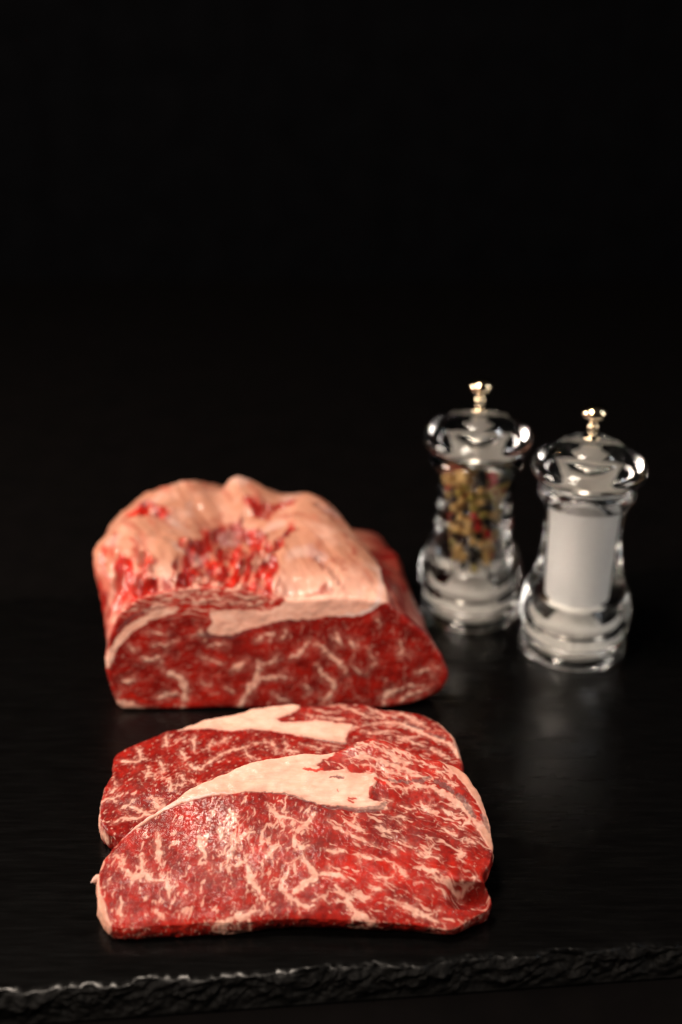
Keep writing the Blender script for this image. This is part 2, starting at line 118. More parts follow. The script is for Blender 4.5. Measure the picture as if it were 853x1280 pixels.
def empty(name, loc):
    o = bpy.data.objects.new(name, None)
    o.empty_display_size = 0.02
    coll.objects.link(o)
    o.location = loc
    return o

_rng = np.random.RandomState(7)
_perm = _rng.permutation(256)
_perm = np.concatenate([_perm, _perm, _perm])
_g3 = _rng.normal(size=(256, 3))
_g3 /= np.linalg.norm(_g3, axis=1)[:, None]

def perlin(x, y, z=0.0):
    x, y, z = np.broadcast_arrays(np.asarray(x, float), np.asarray(y, float), np.asarray(z, float))
    xi, yi, zi = np.floor(x).astype(int), np.floor(y).astype(int), np.floor(z).astype(int)
    xf, yf, zf = x - xi, y - yi, z - zi
    u, v, w = (t * t * t * (t * (t * 6 - 15) + 10) for t in (xf, yf, zf))
    xi &= 255; yi &= 255; zi &= 255
    def g(a, b, c):
        h = _g3[_perm[_perm[_perm[(xi + a) & 255] + ((yi + b) & 255)] + ((zi + c) & 255)]]
        return h[..., 0] * (xf - a) + h[..., 1] * (yf - b) + h[..., 2] * (zf - c)
    def mix(a, b, t): return a + (b - a) * t
    return 1.6 * mix(mix(mix(g(0,0,0), g(1,0,0), u), mix(g(0,1,0), g(1,1,0), u), v),
                     mix(mix(g(0,0,1), g(1,0,1), u), mix(g(0,1,1), g(1,1,1), u), v), w)

def fbm(x, y, z=0.0, n=3):
    s = 0; a = 1.0; f = 1.0
    for i in range(n):
        s = s + a * perlin(x * f + 17.3 * i, y * f - 9.1 * i, np.asarray(z) * f + 3.7 * i)
        a *= 0.5; f *= 2.0
    return s

def sstep(a, b, x):
    t = np.clip((x - a) / (b - a), 0, 1)
    return t * t * (3 - 2 * t)

def catmull_closed(pts, n):
    p = np.array(pts, float)
    m = len(p)
    out = []
    for i in range(m):
        p0, p1, p2, p3 = p[i - 1], p[i], p[(i + 1) % m], p[(i + 2) % m]
        for t in np.linspace(0, 1, 24, endpoint=False):
            out.append(0.5 * (2 * p1 + (p2 - p0) * t + (2 * p0 - 5 * p1 + 4 * p2 - p3) * t * t
                              + (3 * p1 - p0 - 3 * p2 + p3) * t ** 3))
    out = np.array(out)
    q = np.vstack([out, out[:1]])
    d = np.concatenate([[0], np.cumsum(np.linalg.norm(np.diff(q, axis=0), axis=1))])
    s = np.linspace(0, d[-1], n, endpoint=False)
    return np.stack([np.interp(s, d, q[:, k]) for k in range(q.shape[1])], 1)

def seg_field(lines, x, y, soft=0.03):
    """soft coverage of tapered polylines: (x, y, half width) points"""
    best = np.full(x.shape, -9.0)
    for ln in lines:
        for a, b in zip(ln[:-1], ln[1:]):
            r = max(a[2], b[2]) + 3 * soft + 0.15
            sel = np.nonzero((x > min(a[0], b[0]) - r) & (x < max(a[0], b[0]) + r)
                             & (y > min(a[1], b[1]) - r) & (y < max(a[1], b[1]) + r))[0]
            if not len(sel): continue
            px, py = x[sel], y[sel]
            dx, dy = b[0] - a[0], b[1] - a[1]
            t = np.clip(((px - a[0]) * dx + (py - a[1]) * dy) / (dx * dx + dy * dy + 1e-9), 0, 1)
            d = np.hypot(px - a[0] - t * dx, py - a[1] - t * dy)
            w = a[2] + (b[2] - a[2]) * t
            best[sel] = np.maximum(best[sel], w - d)
    return best            # positive inside, in cm

def grow(lines, seed, branch=1.0, wscale=0.82):
    """wandering, tapering copies of the traced fat veins with hair-thin side branches"""
    r = random.Random(seed)
    out = []
    def wander(p, q, w0, w1, n, jit):
        pts = []
        for i in range(n + 1):
            t = i / n
            k = math.sin(math.pi * t)
            pts.append((p[0] + (q[0] - p[0]) * t + r.gauss(0, jit) * k, p[1] + (q[1] - p[1]) * t + r.gauss(0, jit) * k, (w0 + (w1 - w0) * t) * r.uniform(0.65, 1.25)))
        return pts
    for ln in lines:
        full = []
        for i, (a, b) in enumerate(zip(ln[:-1], ln[1:])):
            d = math.hypot(b[0] - a[0], b[1] - a[1])
            n = max(2, int(d / 0.14))
            seg = wander(a, b, a[2], b[2], n, min(0.035, 0.12 * d))
            full += seg if i == 0 else seg[1:]
        m = len(full)
        full = [(x, y, w * wscale * (0.45 + 0.55 * min(1, 1.6 * min(i, m - 1 - i) / max(1, m * 0.35)))) for i, (x, y, w) in enumerate(full)]
        out.append(full)
        for i in range(1, m - 1):
            if r.random() < 0.13 * branch:
                x, y, w = full[i]
                dx, dy = full[i + 1][0] - full[i - 1][0], full[i + 1][1] - full[i - 1][1]
                a = math.atan2(dy, dx) + r.choice((-1, 1)) * r.uniform(0.5, 1.3)
                L = r.uniform(0.18, 0.60)
                e = (x + L * math.cos(a), y + L * math.sin(a))
                tw = wander((x, y), e, min(0.05, w * 0.6), 0.006, 4, 0.03)
                out.append(tw)
                if r.random() < 0.4:
                    x, y, w = tw[2]; a += r.choice((-1, 1)) * r.uniform(0.5, 1.0); L *= 0.6
                    out.append(wander((x, y), (x + L * math.cos(a), y + L * math.sin(a)), w * 0.8, 0.005, 3, 0.02))
    return out

def poly_sdf(poly, x, y):
    p = np.array(poly, float)
    d = np.full(x.shape, 1e9)
    inside = np.zeros(x.shape, bool)
    for a, b in zip(p, np.roll(p, -1, 0)):
        e = b - a
        t = np.clip(((x - a[0]) * e[0] + (y - a[1]) * e[1]) / (e @ e + 1e-12), 0, 1)
        d = np.minimum(d, np.hypot(x - a[0] - t * e[0], y - a[1] - t * e[1]))
        c = ((a[1] > y) != (b[1] > y)) & (x < (b[0] - a[0]) * (y - a[1]) / (b[1] - a[1] + 1e-12) + a[0])
        inside ^= c
    return np.where(inside, d, -d)      # positive inside

def vnormals(V, Q):
    n = np.zeros_like(V)
    fn = np.cross(V[Q[:, 2]] - V[Q[:, 0]], V[Q[:, 3]] - V[Q[:, 1]])
    for k in range(4):
        np.add.at(n, Q[:, k], fn)
    l = np.linalg.norm(n, axis=1)
    l[l == 0] = 1
    return n / l[:, None]

def quad_mesh(name, V, Q, mat, parent=None, attrs=None, normals=None, origin=(0, 0, 0), keep=None):
    """mesh object from numpy quads (cm); keep = boolean face mask"""
    if keep is not None:
        Q = Q[keep]
    used, inv = np.unique(Q.ravel(), return_inverse=True)
    q = inv.reshape(-1, 4)
    v = (V[used] - np.array(origin)) * S
    m = bpy.data.meshes.new(name)
    m.vertices.add(len(v))
    m.vertices.foreach_set('co', v.astype(np.float32).ravel())
    m.loops.add(q.size)
    m.loops.foreach_set('vertex_index', q.astype(np.int32).ravel())
    m.polygons.add(len(q))
    m.polygons.foreach_set('loop_start', np.arange(0, q.size, 4, dtype=np.int32))
    m.polygons.foreach_set('loop_total', np.full(len(q), 4, dtype=np.int32))
    m.polygons.foreach_set('use_smooth', np.ones(len(q), bool))
    for k, a in (attrs or {}).items():
        at = m.attributes.new(k, 'FLOAT', 'POINT')
        at.data.foreach_set('value', a[used].astype(np.float32))
    m.update(calc_edges=True)
    m.materials.append(mat)
    if normals is not None:
        m.normals_split_custom_set_from_vertices(normals[used].astype(np.float32).tolist())
    o = bpy.data.objects.new(name, m)
    coll.objects.link(o)
    if parent: o.parent = parent
    return o

def lathe(name, prof, mat, parent=None, n=72, loc=(0, 0, 0), closed=False, smooth=True, sub=1):
    """solid of revolution from (r, z) points in cm; r = 0 ends are closed"""
    pr = list(prof)
    bm = bmesh.new()
    rings = []
    for r, z in pr:
        if r < 1e-6:
            rings.append([bm.verts.new((0, 0, z * S))])
        else:
            rings.append([bm.verts.new((r * S * math.cos(2 * math.pi * i / n), r * S * math.sin(2 * math.pi * i / n), z * S)) for i in range(n)])
    if closed: rings.append(rings[0])
    for a, b in zip(rings[:-1], rings[1:]):
        for i in range(n):
            j = (i + 1) % n
            if len(a) == 1 and len(b) == 1: continue
            if len(a) == 1: bm.faces.new((a[0], b[j], b[i]))
            elif len(b) == 1: bm.faces.new((a[i], a[j], b[0]))
            else: bm.faces.new((a[i], a[j], b[j], b[i]))
    bmesh.ops.recalc_face_normals(bm, faces=bm.faces)
    m = bpy.data.meshes.new(name)
    bm.to_mesh(m); bm.free()
    if smooth:
        m.polygons.foreach_set('use_smooth', np.ones(len(m.polygons), bool))
    m.materials.append(mat)
    o = bpy.data.objects.new(name, m)
    coll.objects.link(o)
    o.location = loc
    if parent: o.parent = parent
    return o

def smooth_profile(pts, n=6):
    """catmull-rom through open (r, z) points"""
    p = np.array(pts, float)
    e = np.vstack([2 * p[0] - p[1], p, 2 * p[-1] - p[-2]])
    out = []
    for i in range(1, len(e) - 2):
        p0, p1, p2, p3 = e[i - 1], e[i], e[i + 1], e[i + 2]
        for t in np.linspace(0, 1, n, endpoint=False):
            out.append(0.5 * (2 * p1 + (p2 - p0) * t + (2 * p0 - 5 * p1 + 4 * p2 - p3) * t * t + (3 * p1 - p0 - 3 * p2 + p3) * t ** 3))
    out.append(e[-2])
    return [(max(0.0, float(a)), float(b)) for a, b in out]

# ------------------------------------------------------------------ materials
def new_mat(name):
    m = bpy.data.materials.new(name)
    m.use_nodes = True
    nt = m.node_tree
    return m, nt, nt.nodes['Principled BSDF']

def node(nt, typ, **kw):
    n = nt.nodes.new(typ)
    for k, v in kw.items():
        if k in n.inputs: n.inputs[k].default_value = v
        else: setattr(n, k, v)
    return n

def ramp(nt, fac, stops):
    r = nt.nodes.new('ShaderNodeValToRGB')
    e = r.color_ramp.elements
    while len(e) < len(stops): e.new(0.5)
    for i, (p, c) in enumerate(stops):
        e[i].position = p; e[i].color = (*c, 1)
    nt.links.new(fac, r.inputs['Fac'])
    return r.outputs['Color']

def mixc(nt, fac, a, b):
    m = nt.nodes.new('ShaderNodeMix'); m.data_type = 'RGBA'
    def put(s, v):
        if isinstance(v, tuple): s.default_value = (*v, 1)
        else: nt.links.new(v, s)
    if isinstance(fac, float): m.inputs['Factor'].default_value = fac
    else: nt.links.new(fac, m.inputs['Factor'])
    put(m.inputs['A'], a); put(m.inputs['B'], b)
    return m.outputs['Result']

def mathn(nt, op, a, b=None, clamp=False):
    m = nt.nodes.new('ShaderNodeMath'); m.operation = op; m.use_clamp = clamp
    for i, v in enumerate((a, b)):
        if v is None: continue
        if isinstance(v, (int, float)): m.inputs[i].default_value = v
        else: nt.links.new(v, m.inputs[i])
    return m.outputs[0]

def meat_material():
    m, nt, b = new_mat('raw_beef')
    lk = nt.links
    def attr(n):
        a = node(nt, 'ShaderNodeAttribute', attribute_name=n); return a.outputs['Fac']
    tc = node(nt, 'ShaderNodeTexCoord')
    def noise(scale, detail=3.0, rough=0.55):
        n = node(nt, 'ShaderNodeTexNoise'); n.inputs['Scale'].default_value = scale
        n.inputs['Detail'].default_value = detail; n.inputs['Roughness'].default_value = rough
        lk.new(tc.outputs['Object'], n.inputs['Vector']); return n.outputs['Fac']
    fine = noise(900); mid = noise(260); big = noise(60)
    tone = mathn(nt, 'ADD', attr('tone'), mathn(nt, 'MULTIPLY', mathn(nt, 'SUBTRACT', fine, 0.5), 0.5))
    lean = ramp(nt, tone, [(0.0, (0.075, 0.005, 0.006)), (0.35, (0.175, 0.008, 0.006)), (0.65, (0.32, 0.012, 0.007)), (1.0, (0.55, 0.018, 0.008))])
    fatc = ramp(nt, mathn(nt, 'ADD', mathn(nt, 'MULTIPLY', mid, 0.55), mathn(nt, 'MULTIPLY', big, 0.45)),
                [(0.30, (0.68, 0.335, 0.25)), (0.5, (0.74, 0.425, 0.33)), (0.72, (0.78, 0.50, 0.405))])
    mpf = node(nt, 'ShaderNodeMapping'); mpf.inputs['Scale'].default_value = (90, 620, 620); mpf.inputs['Rotation'].default_value = (0, 0, 0.12)
    lk.new(tc.outputs['Object'], mpf.inputs['Vector'])
    nf = node(nt, 'ShaderNodeTexNoise'); nf.inputs['Scale'].default_value = 1.0; nf.inputs['Detail'].default_value = 4
    lk.new(mpf.outputs['Vector'], nf.inputs['Vector'])
    fib = ramp(nt, nf.outputs['Fac'], [(0.45, (0, 0, 0)), (0.75, (0.45,) * 3)])
    fatc = mixc(nt, fib, fatc, (0.66, 0.34, 0.24))
    # older, oranger outside fat
    fatc = mixc(nt, attr('orange'), fatc, (0.39, 0.165, 0.096))
    f = attr('fat')
    col = mixc(nt, f, lean, fatc)
    col = mixc(nt, attr('memb'), col, (0.62, 0.50, 0.47))
    col = mixc(nt, attr('gris'), col, (0.12, 0.066, 0.063))  # gristle, plus the crevice shade painted on the block top
    lk.new(col, b.inputs['Base Color'])
    b.inputs['Subsurface Weight'].default_value = 0.12
    b.inputs['Subsurface Radius'].default_value = (1.0, 0.35, 0.2)
    b.inputs['Subsurface Scale'].default_value = 0.0015
    rg = ramp(nt, mid, [(0.3, (0.34,) * 3), (0.7, (0.5,) * 3)])
    lk.new(rg, b.inputs['Roughness'])
    b.inputs['Specular IOR Level'].default_value = 0.06
    lk.new(attr('wet'), b.inputs['Coat Weight'])
    b.inputs['Coat Roughness'].default_value = 0.09
    bp = node(nt, 'ShaderNodeBump'); bp.inputs['Strength'].default_value = 0.22; bp.inputs['Distance'].default_value = 0.0005
    h = mathn(nt, 'ADD', mathn(nt, 'MULTIPLY', fine, 0.5), mid)
    lk.new(h, bp.inputs['Height'])
    lk.new(bp.outputs['Normal'], b.inputs['Normal'])
    bc = node(nt, 'ShaderNodeBump'); bc.inputs['Distance'].default_value = 0.0006
    lk.new(mathn(nt, 'SUBTRACT', 0.56, mathn(nt, 'MULTIPLY', f, 0.30)), bc.inputs['Strength'])
    lk.new(noise(620, 2.0, 0.4), bc.inputs['Height'])
    lk.new(bc.outputs['Normal'], b.inputs['Coat Normal'])
    return m

def slate_material():
    m, nt, b = new_mat('slate')
    lk = nt.links
    tc = node(nt, 'ShaderNodeTexCoord')
    mp = node(nt, 'ShaderNodeMapping'); mp.inputs['Scale'].default_value = (22, 230, 60)
    lk.new(tc.outputs['Object'], mp.inputs['Vector'])
    n1 = node(nt, 'ShaderNodeTexNoise'); n1.inputs['Scale'].default_value = 2.2; n1.inputs['Detail'].default_value = 8; n1.inputs['Roughness'].default_value = 0.62
    lk.new(mp.outputs['Vector'], n1.inputs['Vector'])
    n2 = node(nt, 'ShaderNodeTexNoise'); n2.inputs['Scale'].default_value = 420; n2.inputs['Detail'].default_value = 4
    lk.new(tc.outputs['Object'], n2.inputs['Vector'])
    at = node(nt, 'ShaderNodeAttribute', attribute_name='chip')
    base = ramp(nt, n1.outputs['Fac'], [(0.3, (0.0010, 0.0009, 0.0009)), (0.7, (0.0016, 0.0015, 0.0015))])
    chip = ramp(nt, n2.outputs['Fac'], [(0.3, (0.0009, 0.0008, 0.0008)), (0.75, (0.0034, 0.0032, 0.0031))])
    lk.new(mixc(nt, at.outputs['Fac'], base, chip), b.inputs['Base Color'])
    rg = ramp(nt, n1.outputs['Fac'], [(0.3, (0.21,) * 3), (0.7, (0.30,) * 3)])
    lk.new(mixc(nt, at.outputs['Fac'], rg, (0.62, 0.62, 0.62)), b.inputs['Roughness'])
    lk.new(ramp(nt, at.outputs['Fac'], [(0.0, (0.25,) * 3), (1.0, (0.06,) * 3)]), b.inputs['Specular IOR Level'])
    bp = node(nt, 'ShaderNodeBump'); bp.inputs['Strength'].default_value = 0.14; bp.inputs['Distance'].default_value = 0.0003
    lk.new(mathn(nt, 'ADD', n1.outputs['Fac'], mathn(nt, 'MULTIPLY', n2.outputs['Fac'], 0.25)), bp.inputs['Height'])
    lk.new(bp.outputs['Normal'], b.inputs['Normal'])
    return m

def plain(name, col, rough=0.5, metal=0.0, spec=0.5, nscale=None, namp=0.15, bump=0.0):
    m, nt, b = new_mat(name)
    b.inputs['Roughness'].default_value = rough
    b.inputs['Metallic'].default_value = metal
    b.inputs['Specular IOR Level'].default_value = spec
    tc = node(nt, 'ShaderNodeTexCoord')
    n = node(nt, 'ShaderNodeTexNoise'); n.inputs['Scale'].default_value = nscale or 200; n.inputs['Detail'].default_value = 4
    nt.links.new(tc.outputs['Object'], n.inputs['Vector'])
    nt.links.new(ramp(nt, n.outputs['Fac'], [(0.3, tuple(c * (1 - namp) for c in col)), (0.7, tuple(min(1, c * (1 + namp)) for c in col))]), b.inputs['Base Color'])
    if bump:
        bp = node(nt, 'ShaderNodeBump'); bp.inputs['Strength'].default_value = bump; bp.inputs['Distance'].default_value = 0.0005
        nt.links.new(n.outputs['Fac'], bp.inputs['Height']); nt.links.new(bp.outputs['Normal'], b.inputs['Normal'])
    return m

def acrylic_material():
    m, nt, b = new_mat('clear_acrylic')
    b.inputs['Base Color'].default_value = (0.985, 0.99, 0.985, 1)
    b.inputs['Roughness'].default_value = 0.0
    b.inputs['IOR'].default_value = 1.49
    b.inputs['Transmission Weight'].default_value = 1.0
    return m

M_meat = meat_material()
M_slate = slate_material()
M_table = plain('dark_table', (0.0011, 0.0008, 0.0008), 0.8, spec=0.03, nscale=60, namp=0.3)
M_back = plain('black_cloth', (0.0018, 0.0018, 0.0021), 1.0, spec=0.0, nscale=30, namp=0.2)
M_acr = acrylic_material()
M_metal = plain('polished_brass_steel', (0.82, 0.66, 0.46), 0.10, 1.0, nscale=80, namp=0.05)
M_steel = plain('steel', (0.62, 0.60, 0.57), 0.25, 1.0, nscale=80, namp=0.05)
M_collar = plain('satin_metal', (0.72, 0.69, 0.64), 0.38, 0.75, nscale=80, namp=0.05)
M_white = plain('white_plastic', (0.86, 0.84, 0.80), 0.40, nscale=100, namp=0.03)
M_salt = plain('salt_grains', (0.95, 0.94, 0.93), 0.7, nscale=2200, namp=0.10, bump=0.8)

# ------------------------------------------------------------------ setting
def box_sheet(name, x0, x1, y0, y1, z, mat):
    V = np.array([(x0, y0, z), (x1, y0, z), (x1, y1, z), (x0, y1, z)], float)
    return quad_mesh(name, V, np.array([[0, 1, 2, 3]]), mat)

tag(box_sheet('table', -90, 90, -10, 130, -1.05, M_table), kind='structure')
V = np.array([(-160, 130, -30), (160, 130, -30), (160, 130, 140), (-160, 130, 140)], float)
tag(quad_mesh('backdrop', V, np.array([[0, 1, 2, 3]]), M_back), kind='structure')

def build_slate():
    root_z = -1.05
    W, D = 27.0, 28.2                   # half width, depth
    a = R(5.2)
    n = 1500
    ca, sa = math.cos(a), math.sin(a)
    ox, oy = 0.3, 32.0                  # middle of the front edge
    ks = 60
    t = np.linspace(-W, W, n); q = np.linspace(0, D, ks)
    B = np.vstack([np.stack([t, 0 * t], 1), np.stack([0 * q + W, q], 1)[1:], np.stack([-t, 0 * t + D], 1)[1:], np.stack([0 * q - W, D - q], 1)[1:-1]])
    m = len(B)
    nx_, ny_ = np.zeros(m), np.zeros(m)
    nx_[B[:, 0] >= W - 1e-6] += 1; nx_[B[:, 0] <= -W + 1e-6] -= 1
    ny_[B[:, 1] <= 1e-6] -= 1; ny_[B[:, 1] >= D - 1e-6] += 1
    rows = []
    chips = []
    K = 34
    s_arc = np.cumsum(np.hypot(*np.diff(np.vstack([B, B[:1]]), axis=0).T))
    # worn top edge line: scallops where flakes came off
    wob = 0.16 * fbm(s_arc / 1.9, 3.1, 0, 4) + 0.10 * np.abs(perlin(s_arc / 0.7, 8.0)) 
    inner_in = 0.75
    for wk, ins in ((0.0, 1.1), (0.6, 0.7), (1.0, 0.3)):
        rows.append(np.stack([B[:, 0] - nx_ * (wk * wob + ins), B[:, 1] - ny_ * (wk * wob + ins), np.zeros(m)], 1)); chips.append(np.zeros(m))
    for k in range(K + 1):
        f = k / K
        # chipped bevel: outwards while going down
        out = -wob * (1 - f) ** 2 + 0.62 * f ** 0.85
        z = -1.0 * f ** 1.25
        sw = s_arc + 0.5 * perlin(s_arc / 1.3, f * 1.6, 2.0)
        facet = np.abs(perlin(sw / 0.85 + 1.5 * f, f * 2.2, 1.0)) * 0.26 + np.abs(perlin(sw / 0.3 + 2 * f, f * 5.0, 5.0)) * 0.10 * (1 + perlin(s_arc / 2.0, 4.0)) + fbm(s_arc / 1.9, f * 1.2, 9.0, 3) * 0.20
        g = math.sin(math.pi * min(1, f * 1.02)) ** 0.6 if 0 < f < 1 else 0.0
        off = out + (facet - 0.12) * g
        zz = z + g * 0.10 * fbm(s_arc / 0.4, f * 5, 3.0, 3)
        zz = np.minimum(zz, 0.0 if k == 0 else -0.002)
        rows.append(np.stack([B[:, 0] + nx_ * off, B[:, 1] + ny_ * off, zz], 1))
        chips.append(np.full(m, min(1.0, max(0.0, f * 9.0))))
    rows.append(np.stack([B[:, 0] - nx_ * 1.0, B[:, 1] - ny_ * 1.0, np.full(m, -1.03)], 1)); chips.append(np.ones(m))
    V = np.vstack(rows); C = np.concatenate(chips)
    Q = []
    idx = np.arange(m); nxt = (idx + 1) % m
    for k in range(len(rows) - 1):
        a0, b0 = k * m, (k + 1) * m
        Q.append(np.stack([a0 + idx, b0 + idx, b0 + nxt, a0 + nxt], 1))
    Q = np.vstack(Q)
    # top sheet: a regular grid stitched to the innermost ring
    tt = np.linspace(-W + 1.1, W - 1.1, n); qq = np.linspace(1.1, D - 1.1, ks)
    gid = np.zeros((ks, n), int); start = len(V)
    GX, GY = np.meshgrid(tt, qq)
    ring = np.arange(m)
    gid[0, :] = ring[:n]; gid[:, -1] = ring[n - 1:n - 1 + ks]; gid[-1, ::-1] = ring[n + ks - 2:2 * n + ks - 2]
    gid[1:-1, 0] = ring[2 * n + ks - 2:][::-1][:ks - 2]
    V[:m, 0] = 0
    inner = (ks - 2) * (n - 2)
    gid[1:-1, 1:-1] = start + np.arange(inner).reshape(ks - 2, n - 2)
    V = np.vstack([V, np.stack([GX[1:-1, 1:-1].ravel(), GY[1:-1, 1:-1].ravel(), np.zeros(inner)], 1)])
    V[gid.ravel(), 0] = GX.ravel(); V[gid.ravel(), 1] = GY.ravel()
    C = np.concatenate([C, np.zeros(inner)])
    Q = np.vstack([Q, np.stack([gid[:-1, :-1].ravel(), gid[:-1, 1:].ravel(), gid[1:, 1:].ravel(), gid[1:, :-1].ravel()], 1)])
    X = ox + V[:, 0] * ca - V[:, 1] * sa
    Y = oy + V[:, 0] * sa * 1.0 + V[:, 1] * ca
    V = np.stack([X, Y, V[:, 2]], 1)
    o = quad_mesh('slate_board', V, Q, M_slate, attrs={'chip': C}, origin=(ox, oy, root_z))
    o.location = (ox * S, oy * S, root_z * S)
    tag(o, 'black slate serving board with a rough chipped front edge under the meat', 'slate board')
build_slate()

# ------------------------------------------------------------------ meat
def slab_rings(outline, n, nin, fil, med, rough=0.04, seed=0.0, undercut=0.0):
    """plan rings of a slab: returns (u, w, s, top) with s = 0 on top .. 1 at the bottom"""
    B = catmull_closed(outline, n)
    area2 = np.sum(B[:, 0] * np.roll(B[:, 1], -1) - np.roll(B[:, 0], -1) * B[:, 1])
    if area2 < 0: B = B[::-1].copy()
    s = np.arange(n) / n * 2 * math.pi
    arc = np.cumsum(np.linalg.norm(np.diff(np.vstack([B, B[:1]]), axis=0), axis=1))
    tg = np.roll(B, -6, 0) - np.roll(B, 6, 0)
    N = np.stack([-tg[:, 1], tg[:, 0]], 1)
    for _ in range(12): N = (np.roll(N, 1, 0) + N + np.roll(N, -1, 0)) / 3
    N /= np.linalg.norm(N, axis=1)[:, None]
    jit = rough * fbm(B[:, 0] / 0.5 + seed, B[:, 1] / 0.5, seed, 3)
    B = B + N * jit[:, None]
    (ax, ay), (bx, by) = med
    d = np.array([bx - ax, by - ay]); L = d @ d
    t = np.clip(((B - np.array([ax, ay])) @ d) / L, 0, 1)
    Cc = np.array([ax, ay]) + t[:, None] * d
    cut = undercut * np.clip(N[:, 1], 0, 1) * sstep(-4.5, -2.5, B[:, 0])
    rings = []
    I = B + N * fil
    for k in range(nin + 1):
        f = (k / nin)
        rings.append((Cc + (I - Cc) * f, 0.0, 0.0))
    for ph in np.linspace(0, math.pi / 2, 9)[1:]:
        rings.append((B + N * fil * (1 - math.sin(ph)), 1 - math.cos(ph), 0.0))
    for f in np.linspace(0, 1, 14)[1:]:
        rings.append((B + N * (-0.05 * math.sin(math.pi * f) + 0.12 * f ** 3 + cut * f)[:, None], 1.0, f))
    for ph in np.linspace(0, math.pi / 2, 5)[1:]:
        rings.append((B + N * (0.12 + cut + 0.25 * (1 - math.cos(ph)))[:, None], 1.0, 1.0))
    rings.append((Cc + (B - Cc) * 0.5, 1.0, 1.0))
    rings.append((Cc, 1.0, 1.0))
    P = np.vstack([r[0] for r in rings])
    filz = np.concatenate([np.full(n, r[1]) for r in rings])
    wall = np.concatenate([np.full(n, r[2]) for r in rings])
    idx = np.arange(n); nx = (idx + 1) % n
    Q = np.vstack([np.stack([k * n + idx, (k + 1) * n + idx, (k + 1) * n + nx, k * n + nx], 1) for k in range(len(rings) - 1)])
    return P, filz, wall, Q

def flecks(x, y, z, zones, seed=0.0, size=1.0):
    """fine intramuscular fat in streak-aligned frames; zones = [(weight, angle, stretch)]"""
    tot = np.zeros_like(x); blob = np.zeros_like(x); ws = np.zeros_like(x) + 1e-6
    wx = x + 0.10 * perlin(x / 0.35, y / 0.35, seed + 1) ; wy = y + 0.10 * perlin(x / 0.35, y / 0.35, seed + 7)
    for wgt, ang, st in zones:
        c, s = math.cos(ang), math.sin(ang)
        a, b = (wx * c + wy * s) / st, (-wx * s + wy * c)
        r1 = 1 - np.abs(fbm(a / (0.42 * size) + seed, b / (0.30 * size), z + seed, 3)) * 2.6
        n2 = fbm(a / (0.19 * size) + seed, b / (0.125 * size), z * 2 + 2.2 + seed, 2)
        tot += wgt * r1; blob += wgt * n2; ws += wgt
    return tot / ws, blob / ws

